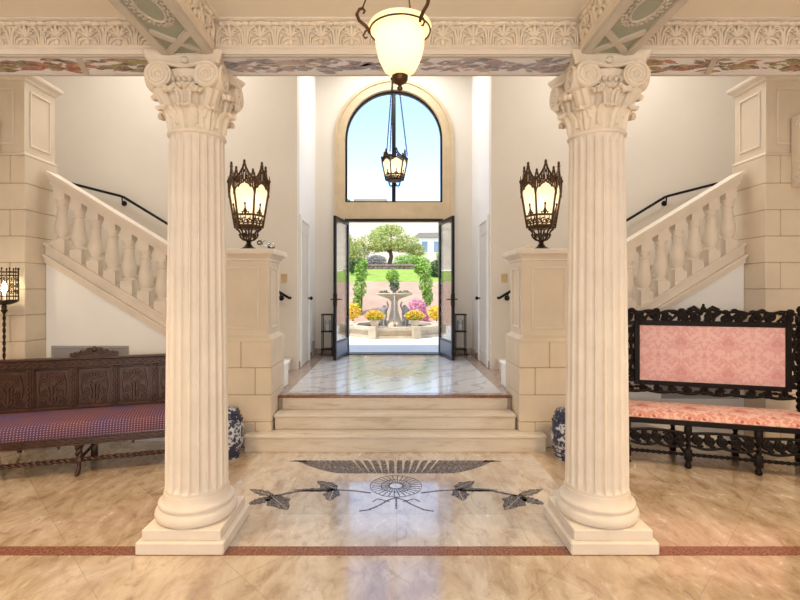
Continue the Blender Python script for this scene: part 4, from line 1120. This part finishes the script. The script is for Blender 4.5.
    for i in range(3):
        x0, x1 = lx[i]+.028, lx[i+1]-.028
        b = MB(); b.twist((x0, 0, .125), (x1, 0, .125), .016, .045); b.build('stretcher', M['ebony'], t, 60)
        b = MB(); b.twist((x0, D, .125), (x1, D, .125), .016, .045); b.build('stretcher', M['ebony'], t, 60)
        b = MB(); n = 24; W = x1-x0; xm = (x0+x1)/2
        b.tube([(x0+W*k/n, 0, .315+.015*math.sin(PI*k/n)) for k in range(n+1)], .013, 8); b.tube([(x0+W*k/n, 0, .205-.02*abs(math.sin(2*PI*k/n))) for k in range(n+1)], .012, 8)
        for k in range(5):
            cx = x0+W*(k+.5)/5; sp = spiral(cx, .26, .043, .008, 1.6, PI/2, 1 if k < 2.5 else -1); b.tube([(p[0], 0, p[1]) for p in sp], .015, 8); b.ell((cx, 0, .26), (.018,.02,.018), 8, 6)
            b.ell((cx+.02, 0, .21), (.028,.014,.014), 8, 6); b.ell((cx-.02, 0, .305), (.026,.014,.014), 8, 6)
        b.build('carved_apron', M['ebony'], t, 60)
    # right arm at the frame edge
    for sx in (-1, 1):
        b = MB(); b.twist((sx*(L-.0), 0, .43), (sx*(L-.0), 0, .66), .022, .05); b.tube([(sx*L, -.05, .66), (sx*L, .0, .69), (sx*L, .25, .70), (sx*L, D, .74)], .024, 8); b.build('arm', M['ebony'], t, 60)
bench_right()

# ------------------------------------------------------------------ floor lamp at left edge
def floor_lamp():
    t = thing('floor_lamp', 'thin dark iron floor lamp with lit cage shade behind the dark bench', 'floor lamp', (-3.77, 4.53, 0))
    for k in range(3):
        a = k*2*PI/3+.5; b = MB(); b.tube([(.012*math.cos(a), .012*math.sin(a), .16), (.08*math.cos(a), .08*math.sin(a), .13), (.13*math.cos(a), .13*math.sin(a), .012)], [.012,.010,.012], 8); b.build('foot', M['dkbronze'], t)
    b = MB(); b.twist((0,0,.13), (0,0,1.40), .013, .06); b.lathe([(.014,1.38),(.030,1.40),(.018,1.42),(.024,1.44),(.014,1.46)], n=12); b.lathe([(.014,.12),(.024,.15),(.014,.18)], n=12); b.build('pole', M['dkbronze'], t, 60)
    b = MB(); b.lathe([(.012,1.455),(.05,1.46),(.09,1.475),(.112,1.49),(.112,1.50),(.012,1.50)], n=24); b.build('tray', M['dkbronze'], t)
    b = MB(); R = .112
    for zz in (1.50, 1.54, 1.74, 1.775): b.tube([(R*math.cos(2*PI*i/24), R*math.sin(2*PI*i/24), zz) for i in range(24)], .005, 6, True)
    for k in range(12):
        a = 2*PI*k/12; b.tube([(R*math.cos(a), R*math.sin(a), 1.50), (R*math.cos(a), R*math.sin(a), 1.80)], .004, 6); b.ell((R*math.cos(a), R*math.sin(a), 1.805), (.008,.008,.014), 6, 4)
        for q, zc in enumerate((1.58, 1.64, 1.70)):
            sp = spiral(a+2*PI/24, zc, .20, .04, 1.4, PI/2 if q % 2 else 0, 1)
            b.tube([(R*math.cos(p[0]), R*math.sin(p[0]), zc+(p[1]-zc)*.13) for p in sp], .0035, 5)
    b.build('cage_shade', M['dkbronze'], t)
    b = MB(); b.lathe([(.012,1.50),(.012,1.57),(.016,1.575)], n=12); b.build('candle_tube', M['frost'], t)
    b = MB(); b.lathe([(.008,1.575),(.022,1.60),(.024,1.625),(.012,1.66),(.002,1.685)], n=12); b.build('bulb', M['bulb'], t)
floor_lamp()

# ------------------------------------------------------------------ porcelain garden stools
def stool(label, loc):
    t = thing('garden_stool', label, 'garden stool', loc, 0, 'blue and white porcelain stools')
    b = MB(); b.lathe([(.10,0),(.115,.002),(.118,.04),(.13,.08),(.152,.15),(.16,.22),(.158,.28),(.142,.36),(.125,.41),(.118,.43),(.112,.46),(.10,.468),(.02,.472)], n=36); b.build('body', M['porcelain'], t, 50)
    for zz, r in ((.07,.128), (.39,.134), (.03,.118), (.43,.12)):
        b = MB(); b.tube([(r*math.cos(2*PI*i/36), r*math.sin(2*PI*i/36), zz) for i in range(36)], .007, 6, True); b.build('raised_band', M['porc_blue'], t)
    b = MB()
    for zz, r in ((.10,.140), (.36,.146)):
        for i in range(24): a = 2*PI*i/24; b.ell((r*math.cos(a), r*math.sin(a), zz), (.008,)*3, 6, 4)
    b.build('bosses', M['porc_blue'], t)
stool('blue and white porcelain garden stool behind the left column', (-1.615, 4.50, 0))
stool('blue and white porcelain garden stool behind the right column', (1.645, 4.47, 0))

# ------------------------------------------------------------------ stands beside the doors
def stand(s, side):
    t = thing('tiered_stand', 'slim black iron three tier stand beside the %s door leaf' % side, 'stand', (s*1.145, 8.12, LZ), 0, 'iron stands by the doors')
    for x in (-.085, .085):
        for y in (-.085, .085):
            b = MB(); b.tube([(x*1.15, y*1.15, 0), (x, y, .10), (x, y, .70)], .008, 6); b.build('leg', M['black'], t)
    for z in (.115, .42, .71):
        b = MB(); b.box(-.10, .10, -.10, .10, z-.012, z+.008, .003); b.build('shelf', M['black'], t, 0)
    b = MB(); b.lathe([(.045,.0),(.05,.004),(.05,.18),(.047,.18),(.045,.01)], n=20)
    o = b.build('glass_hurricane', M['crystal'], None, 50); o.location = (s*1.145, 8.12, LZ+.4285); tag(o, 'clear glass candle cylinder on the %s door stand' % side, 'candle glass', 'glass candle cylinders')
    b = MB(); b.lathe([(.03,.012),(.03,.10),(.02,.102)], n=16); b.build('candle', M['white'], o)
stand(-1, 'left'); stand(1, 'right')

# ------------------------------------------------------------------ floor mosaic
def mosaic():
    b = MB(); Z0, Z1 = .0004, .0018
    def W(px, py):
        Y = 752/(py-290); return ((px-392)*Y/470-.032, Y)
    def poly(pts): b.prism([(p[0], p[1]) for p in pts], Z0, Z1, 'z')
    def line(pts, w=.006):
        for p, q in zip(pts, pts[1:]):
            p = Vector(p); q = Vector(q); d = (q-p); 
            if d.length < 1e-4: continue
            d.normalize(); n = Vector((-d.y, d.x))*w; poly([p+n, q+n, q-n, p-n])
    def leaf(p, q, w, teeth=5):
        p = Vector(p); q = Vector(q); d = q-p; L = d.length; d.normalize(); n = Vector((-d.y, d.x))
        A = []; B = []
        for i in range(1, teeth*2):
            t_ = i/(teeth*2); ww = w*math.sin(PI*t_**.8)*(1 if i % 2 else .72); c = p+d*(L*t_)
            A.append(c+n*ww); B.append(c-n*ww)
        # two halves with a vein gap
        poly([p]+[c for c in A]+[q]+[p+d*(L*t_/10)+n*.004 for t_ in range(9, 0, -1)])
        poly([p]+[p+d*(L*t_/10)-n*.004 for t_ in range(1, 10)]+[q]+[c for c in reversed(B)])
    cx = 0.0
    for s in (-1, 1):
        # wings: feathers fanned between the lower edge and the straight upper edge
        lo = lambda x: 4.10+.30*max(0, (x-.46)/.46)**1.6
        x = .008
        while x < .80:
            for (q0, q1) in ((0, .47), (.49, 1.0)):
                A = lambda xx, q: (s*(xx+.13*q*min(1, x/.25)), lo(xx)+(4.41-lo(xx))*q)
                poly([A(x, q0), A(x+.050, q0), A(x+.0515, (q0+q1)/2), A(x+.050, q1), A(x+.006, q1), A(x+.0, (q0+q1)/2)])
            x += .053
        poly([(s*.80, 4.36), (s*.99, 4.385), (s*.94, 4.412), (s*.84, 4.412)])
        # long sprigs
        X = lambda px, py: (s*-W(px, py)[0], W(px, py)[1])
        line([X(275,496), X(300,491), X(335,490)], .014); line([X(338,490), X(355,491), X(371,493)], .009)
        leaf(X(274,496), X(249,489), .05, 4); leaf(X(273,497), X(246,505), .06, 6); leaf(X(270,495), X(288,510), .10, 3)
        leaf(X(340,490), X(293,490), .04, 6); leaf(X(337,489), X(317,481), .07, 3); leaf(X(334,489), X(329,501), .075, 3)
        # curling stems below the rosette
        line([(0, 3.62), (s*.06, 3.58), (s*.12, 3.50), (s*.20, 3.42), (s*.27, 3.40)], .007); line([(s*.05, 3.55), (s*.14, 3.60), (s*.18, 3.55)], .005)
    for k in range(28):
        a = 2*PI*k/28; line([(.05*math.cos(a), 3.84+.06*math.sin(a)), (.20*math.cos(a+.15), 3.84+.20*math.sin(a+.15))], .004)
    for r in (.055, .12, .21):
        line([(r*math.cos(2*PI*i/40), 3.84+r*math.sin(2*PI*i/40)) for i in range(41)], .0035)
    line([(0,3.63), (0,3.44)], .007)
    o = b.build('floor_mosaic', M['mosaic'], None, 0); tag(o, 'dark blue mosaic of wings and leafy sprigs inlaid in the floor before the steps', 'floor mosaic')
mosaic()

# ------------------------------------------------------------------ outdoors
o = MB().box(-14, 14, 8.5, 14.2, .3, .45).build('ground_paving', M['paving'], ang=0); struct(o, 'pale paved forecourt outside the doors', 'ground')
def terrain(name, prof, mat, label, w=30, rough=0.0, nx=24):
    b = MB(); rnd = random.Random(3)
    vs = []; 
    for (y, z) in prof:
        for i in range(nx+1):
            vs.append((-w+2*w*i/nx, y, z+rough*(rnd.random()-.5)))
    m = len(prof)
    for k in range(2):
        pass
    base = len(vs)
    F = [(k*(nx+1)+i, k*(nx+1)+i+1, (k+1)*(nx+1)+i+1, (k+1)*(nx+1)+i) for k in range(m-1) for i in range(nx)]
    b.add(vs, F); o = b.build(name, mat, None, 60); struct(o, label, 'ground'); return o
terrain('ground_slope', [(14.1,.42), (14.3,.55), (15.5,1.0), (17,1.55), (18.2,1.92)], M['earth'], 'tan earth slope behind the fountain', rough=.04)
terrain('ground_lawn', [(18.2,1.90), (20,2.15), (24,2.66)], M['grass'], 'green lawn terrace above the slope')
o = MB(); o.add([(1.5,26.5,3.06), (9,26.5,3.06), (9,33.4,4.22), (1.5,33.4,4.22), (1.5,26.5,2.6), (9,26.5,2.6), (9,33.4,3.4), (1.5,33.4,3.4)], [(0,1,2,3),(7,6,5,4),(0,4,5,1),(1,5,6,2),(2,6,7,3),(3,7,4,0)]); o = o.build('ground_upper_lawn', M['grass'], ang=0); struct(o, 'bright upper lawn in front of the white house', 'ground')
terrain('ground_hill', [(24,2.6), (30,3.6), (40,5.2), (46,6.2), (60,10.0), (75,13.8), (90,17.0), (95,17.2), (100,12)], M['hill'], 'dry hillside in the far distance', w=60, rough=.5, nx=40)
# low dry stone wall behind the lawn
o = MB(); rnd = random.Random(5)
for i in range(90):
    x = -5+i*.112; z0 = 2.62
    for q in range(2): o.ell((x+.05*q, 24.1+rnd.uniform(-.05,.05), z0+.08+q*.14), (.085,.10,.085), 6, 5)
o = o.build('stone_garden_wall', M['shrubstone'], None, 60); tag(o, 'low dark dry stone wall at the back of the lawn', 'garden wall')

def foliage(b, c, r, n, size, seed=0, hollow=.35):
    rnd = random.Random(seed)
    for i in range(n):
        while True:
            p = Vector((rnd.uniform(-1,1), rnd.uniform(-1,1), rnd.uniform(-1,1)))
            if hollow < p.length < 1: break
        q = Vector((c[0]+p.x*r[0], c[1]+p.y*r[1], c[2]+p.z*r[2]))
        u = Vector((rnd.gauss(0,1), rnd.gauss(0,1), rnd.gauss(0,1))).normalized(); v = u.orthogonal().normalized(); s = size*rnd.uniform(.6,1.3)
        w = v*s*.42; k = u*s
        nrm = u.cross(v)*s*.12
        b.add([q-k, q+w+nrm, q+k, q-w+nrm], [(0,1,2,3)])
def plant(name, label, cat, x, y, z, blobs, mat, n, size, stems=None, group=None, seed=1):
    t = thing(name, label, cat, (x, y, z), 0, group)
    b = MB()
    for j, (c, r) in enumerate(blobs): foliage(b, c, r, n, size, seed*50+j)
    b.build('foliage', mat, t, 0, recalc=False)
    b = MB()
    for (p, q, r0, r1) in (stems or [((0,0,-.05), (0,0,blobs[0][0][2]), .03, .02)]): b.tube([p, (Vector(p)*.5+Vector(q)*.5)+Vector((.03*r0/.03,0,0)), q], [r0, (r0+r1)/2, r1], 8)
    b.build('stem', M['bark'], t)
    return t
# main tree
t = plant('olive_tree', 'broad olive green tree above the fountain on the hillside', 'tree', -.2, 27, 3.08,
      [((0,0,1.55),(1.2,1.1,.55)), ((-1.1,.2,1.2),(.95,.9,.6)), ((1.05,.1,1.15),(.85,.9,.55)), ((.1,.3,2.0),(.8,.7,.35)), ((-1.75,0,.75),(.65,.6,.55)), ((1.55,0,.8),(.55,.6,.4)), ((-.5,-.4,1.0),(.7,.6,.35)), ((.6,-.4,1.0),(.7,.6,.35))],
      M['leaf'], 1000, .065, [((0,0,-.1), (0,0,1.0), .13, .10), ((0,0,.7), (-.9,0,1.4), .08, .03), ((0,0,.7), (.9,0,1.4), .08, .03), ((0,0,.9), (.1,0,2.0), .08, .03)], seed=2)
plant('leafy_shrub', 'tall olive green bush left of the olive tree', 'shrub', -2.35, 25.6, 2.86, [((0,0,.75),(.6,.5,.95)), ((.3,0,.35),(.42,.4,.5))], M['leaf'], 1300, .07, seed=3)
plant('leafy_shrub', 'light green bush under the olive tree beside its trunk on the right', 'shrub', .75, 25.4, 2.85, [((0,0,.35),(.75,.4,.35)), ((.8,0,.25),(.5,.4,.28))], M['leaf_b'], 900, .06, seed=4)
plant('leafy_shrub', 'pale grey green bush under the olive tree beside its trunk on the left', 'shrub', -.9, 25.4, 2.85, [((0,0,.3),(.6,.4,.35))], M['leaf_g'], 1100, .06, seed=5)
plant('vine_shrub', 'tall bright green climber at the left of the doorway view', 'shrub', -1.02, 15.0, .82, [((0,0,1.35),(.22,.2,.35)), ((-.04,0,.85),(.22,.2,.35)), ((-.12,0,.35),(.16,.16,.32)), ((.08,0,1.62),(.14,.14,.16))], M['leaf_b'], 420, .05, group='green climbers on the slope', seed=6)
plant('vine_shrub', 'tall bright green climber at the right of the doorway view', 'shrub', 1.0, 15.0, .82, [((0,0,1.4),(.26,.2,.28)), ((.05,0,.95),(.24,.2,.32)), ((.1,0,.55),(.18,.16,.3)), ((-.16,0,1.45),(.2,.14,.16))], M['leaf_b'], 420, .05, group='green climbers on the slope', seed=7)
plant('leafy_shrub', 'small green bush on the lawn edge behind the fountain top', 'shrub', .0, 18.3, 1.90, [((0,0,.25),(.28,.25,.27))], M['leaf_b'], 700, .05, seed=8)
plant('flowering_bush', 'pink flowering bush right of the fountain', 'shrub', .74, 14.3, .56, [((0,0,.45),(.30,.26,.34)), ((.15,0,.2),(.22,.2,.24))], M['pink'], 700, .045, seed=9)
plant('flowering_bush', 'yellow flowering bush at the left edge of the fountain', 'shrub', -1.22, 13.95, .5, [((0,0,.48),(.28,.25,.26))], M['yellow'], 800, .04, seed=10)
plant('flowering_bush', 'yellow flowering bush at the right edge of the fountain', 'shrub', 1.27, 13.95, .5, [((0,0,.42),(.24,.25,.22))], M['yellow'], 700, .04, seed=11)
# far slope shrubs
for i, (x, y, z, r, m, lab) in enumerate([(-3.6, 33, 4.0, .9, 'leaf_d', 'round dark tree on the far hillside behind the left door glass'), (-4.6, 42, 5.5, 1.0, 'leaf_g', 'grey green bush high on the hill at the upper left of the doorway'),
                                   (-1.2, 46, 6.1, 1.1, 'leaf_b', 'bright green tree top behind the olive tree'), (3.1, 27, 3.1, .6, 'leaf_b', 'green bush below the white house'), (-1.6, 21, 2.3, .45, 'leaf_d', 'dark bush on the lawn behind the left door glass'), (2.0, 20, 2.1, .5, 'leaf_d', 'dark bush on the lawn behind the right door glass')]):
    plant('leafy_shrub', lab, 'shrub', x, y, z, [((0,0,r*.8),(r,r*.8,r*.8))], M[m], 1400, .06+.02*r, seed=20+i)

# fountain
def fountain():
    t = thing('garden_fountain', 'tiered stone fountain with two statues seen through the doorway', 'fountain', (.03, 12.35, .45))
    n = 8; a0 = PI/8
    def octo(b, r0, r1, z0, z1):
        vs = []
        for r, z in ((r1,z0), (r1,z1), (r0,z1), (r0,z0)):
            vs += [(r*math.cos(a0+2*PI*i/n), r*math.sin(a0+2*PI*i/n), z) for i in range(n)]
        F = [(k*n+i, k*n+(i+1) % n, ((k+1) % 4)*n+(i+1) % n, ((k+1) % 4)*n+i) for k in range(4) for i in range(n)]
        b.add(vs, F)
    b = MB(); octo(b, 1.08, 1.38, 0, .06); octo(b, 1.12, 1.30, .06, .19); octo(b, 1.05, 1.36, .19, .26)
    for i in range(n):
        a = a0+2*PI*i/n; b.M = Matrix.Rotation(a, 4, 'Z'); b.box(1.15, 1.40, -.10, .10, 0, .29, .01); b.M = None
    b.build('basin', M['fstone'], t, 20)
    b = MB(); b.lathe([(.01,.0),(1.13,.0),(1.13,.17),(.01,.17)], n=8, a0=a0); b.build('pool_water', M['water'], t, 0)
    b = MB(); b.lathe([(.32,.17),(.34,.20),(.30,.28),(.20,.34),(.15,.45),(.10,.62),(.085,.80),(.11,.88),(.16,.92),(.30,.97),(.44,1.02),(.47,1.05),(.46,1.075),(.40,1.05),(.10,1.02)], n=32, rf=lambda r, z, a: r*(1+.025*math.cos(a*16)) if r > .25 else r); b.build('upper_bowl', M['fstone'], t)
    b = MB(); b.lathe([(.08,1.02),(.06,1.06),(.05,1.12),(.09,1.16),(.11,1.20),(.06,1.24),(.04,1.30),(.06,1.34),(.02,1.40)], n=20); b.build('finial', M['statue'], t)
    b = MB(); foliage(b, (0,0,1.26), (.14,.14,.15), 350, .035, 77, .5); foliage(b, (.25,-.1,1.07), (.2,.25,.07), 200, .03, 78, .2); foliage(b, (-.27,-.1,1.07), (.17,.25,.07), 200, .03, 79, .2); b.build('moss', M['leaf_d'], t, 0, recalc=False)
    b = MB(); b.tube([(0,-.34,.20), (0,-.36,.5), (0,-.37,.8), (0,-.42,1.0), (0,-.45,1.06)], [.03,.022,.018,.016,.012], 8); b.build('falling_water', M['jet'], t)
    # two statues (skinned figures)
    for sx in (-1, 1):
        J = [(0,0,.40), (0,0,.52), (0,0,.62), (0,0,.67), (0,-.005,.735), (.05,0,.40), (.06,-.03,.24), (.055,-.01,.06), (.055,-.06,.035), (-.05,0,.40), (-.055,-.05,.25), (-.05,-.0,.06), (-.05,-.05,.035), (.08,0,.61), (.125,-.02,.52), (.11,-.08,.44), (-.08,0,.61), (-.12,.01,.72), (-.08,.0,.84)]
        E = [(0,1),(1,2),(2,3),(3,4),(0,5),(5,6),(6,7),(7,8),(0,9),(9,10),(10,11),(11,12),(2,13),(13,14),(14,15),(2,16),(16,17),(17,18)]
        R = [.075,.07,.07,.035,.058,.05,.045,.028,.022,.05,.045,.028,.022,.034,.026,.02,.034,.026,.02]
        me = bpy.data.meshes.new('statue_figure'); me.from_pydata([(sx*p[0], p[1], p[2]*.82) for p in J], E, []); o = bpy.data.objects.new('statue_figure', me); C.objects.link(o); o.parent = t
        o.location = (sx*.27, -.22, .17); o.rotation_euler = (0,0,sx*.5)
        md = o.modifiers.new('Skin', 'SKIN'); sk = me.skin_vertices[0].data
        for i, r in enumerate(R): sk[i].radius = (r, r)
        sk[0].use_root = True
        o.modifiers.new('Sub', 'SUBSURF').levels = 1; o.modifiers['Sub'].render_levels = 2
        me.materials.append(M['statue'])
        b = MB(); b.lathe([(.13,.14),(.14,.17),(.12,.20),(.10,.21)], sx*.27, -.22, 0, 16); b.build('statue_base', M['fstone'], t)
fountain()
def planter(s, label):
    t = thing('flower_planter', label, 'planter', (s*.475+.03, 12.35-1.147, .7405), 0, 'stone flower planters')
    b = MB(); b.sqlathe([(.09,.09,0),(.09,.09,.015),(.085,.085,.02),(.11,.11,.12),(.125,.125,.125),(.125,.125,.15),(.10,.10,.15),(.09,.09,.12)]); b.build('pot', M['fstone'], t, 20)
    b = MB()
    foliage(b, (0,0,.20), (.18,.15,.10), 380, .03, 90+s, .3); b.build('leaves', M['leaf_b'], t, 0, recalc=False)
    b = MB(); foliage(b, (0,0,.25), (.24,.18,.13), 700, .03, 95+s, .5); b.build('flowers', M['yellow'], t, 0, recalc=False)
planter(-1, 'square stone planter of yellow flowers at the left front of the fountain'); planter(1, 'square stone planter of yellow flowers at the right front of the fountain')
# house
def house():
    t = thing('white_house', 'white hillside house with a row of windows at upper right of the doorway', 'house', (4.3, 33.5, 4.0))
    W, H = 2.7, 1.32
    MB().box(-W, W, 0, 4, -.4, H).build('wall', M['housew'], t, 0)
    b = MB(); b.prism([(-W-.2,H), (W+.2,H), (W-.3,H+.35), (-W+.3,H+.35)], -.2, 4.2); b.build('roof', M['roof'], t, 0)
    for i, x in enumerate((-2.0,-1.15,-.3,.55,1.4,2.25)):
        b = MB(); b.box(x-.25, x+.25, -.05, 0, .25, 1.1); o = b.build('window', M['housew'], t, 0)
        b = MB(); b.box(x-.20, x+.20, -.06, -.05, .3, 1.05); b.build('pane', M['hglass'], o, 0)
    b = MB(); b.box(-W, W, -.6, .0, -.4, .03); b.build('terrace', M['fstone'], t, 0)
house()
def villa():
    t = thing('hilltop_villa', 'low grey roofed building on the hilltop low in the arched window', 'house', (-4.2, 91, 16.9))
    MB().box(-3.0, 3.0, 0, 4, 0, 2.0).build('wall', M['housew'], t, 0)
    MB().box(-3.2, 3.2, -.2, 4.2, 2.0, 2.3).build('roof', M['roof'], t, 0)
villa()
plant('leafy_shrub', 'green tree top beside the hilltop building in the arched window', 'shrub', -8.6, 90, 16.8, [((0,0,1.2),(1.0,.8,1.0))], M['leaf_d'], 700, .2, seed=41)

# ------------------------------------------------------------------ light
w = bpy.data.worlds.new('World'); sc.world = w; w.use_nodes = True
nt = w.node_tree; bg = nt.nodes['Background']
sky = nt.nodes.new('ShaderNodeTexSky'); sky.sky_type = 'NISHITA'; sky.sun_disc = False; sky.sun_elevation = math.radians(58); sky.sun_rotation = math.radians(200); sky.air_density = 1.0; sky.dust_density = 1.0; sky.ozone_density = 1.0
nt.links.new(sky.outputs[0], bg.inputs[0]); bg.inputs[1].default_value = .42
def light(name, typ, loc, energy, color, size=1, size_y=None, rot=(0,0,0)):
    l = bpy.data.lights.new(name, typ); l.energy = energy; l.color = color
    if typ == 'AREA':
        l.size = size
        if size_y: l.shape = 'RECTANGLE'; l.size_y = size_y
    elif typ == 'SUN': l.angle = math.radians(.6)
    else: l.shadow_soft_size = size
    o = bpy.data.objects.new(name, l); C.objects.link(o); o.location = loc; o.rotation_euler = rot; return o
d = Vector((.42, .24, -1)).normalized()
o = light('sun', 'SUN', (0, 0, 20), 3.4, (1,.96,.88)); o.rotation_euler = d.to_track_quat('-Z', 'Y').to_euler()
WARM = (1, .78, .54); NEUT = (1, .93, .84)
light('rear_fill', 'AREA', (0, -2.5, 1.7), 125, (1,.97,.94), 5.0, 2.4, (math.radians(90), 0, 0))  # added fill behind the viewer for the column fronts; the rear wall has no window
def spot(loc, e, col, ang, tgt, blend=.6):
    o = light('recessed_downlight', 'SPOT', loc, e, col, .06); o.data.spot_size = math.radians(ang); o.data.spot_blend = blend
    o.rotation_euler = (Vector(tgt)-Vector(loc)).to_track_quat('-Z', 'Y').to_euler()
for s in (-1, 1):
    spot((s*2.7, 2.2, 3.2), 210, (1,.68,.38), 90, (s*2.8, 3.1, 0), .8)
    light('bay_fill', 'AREA', (s*3.0, 1.4, 3.2), 18, (1,.92,.82), 1.2, 1.2)  # added neutral fill under the bay ceiling, no fixture there
    light('stair_fill', 'AREA', (s*3.0, 5.4, 5.5), 54, (1,.96,.90), 1.6, 1.2)  # unseen fill added high in the stair hall to brighten its walls
light('entry_fill', 'AREA', (0, 7.4, 5.5), 44, (1,.98,.95), 1.6, 1.2)  # added fill that brightens the entry walls, no lamp hangs here
light('pendant_bulb', 'POINT', (0, 1.9, 2.60), 2.6, (1,.82,.52), .03)
light('centre_fill', 'AREA', (0, .6, 3.2), 8, (1,.96,.9), 1.2, 1.2)  # unseen weak fill for the front room, without a fixture

# ------------------------------------------------------------------ camera
cam = bpy.data.cameras.new('Camera'); co = bpy.data.objects.new('Camera', cam); C.objects.link(co)
co.location = (-.032, 0, 1.6); co.rotation_euler = (math.radians(90), 0, 0)
cam.sensor_width = 36; cam.lens = 470/800*36; cam.shift_x = 8/800; cam.shift_y = -10/800; cam.clip_end = 500; cam.clip_start = .05
sc.camera = co
sc.view_settings.view_transform = 'Standard'; sc.view_settings.look = 'None'; sc.view_settings.gamma = 1; sc.view_settings.exposure = 0.12
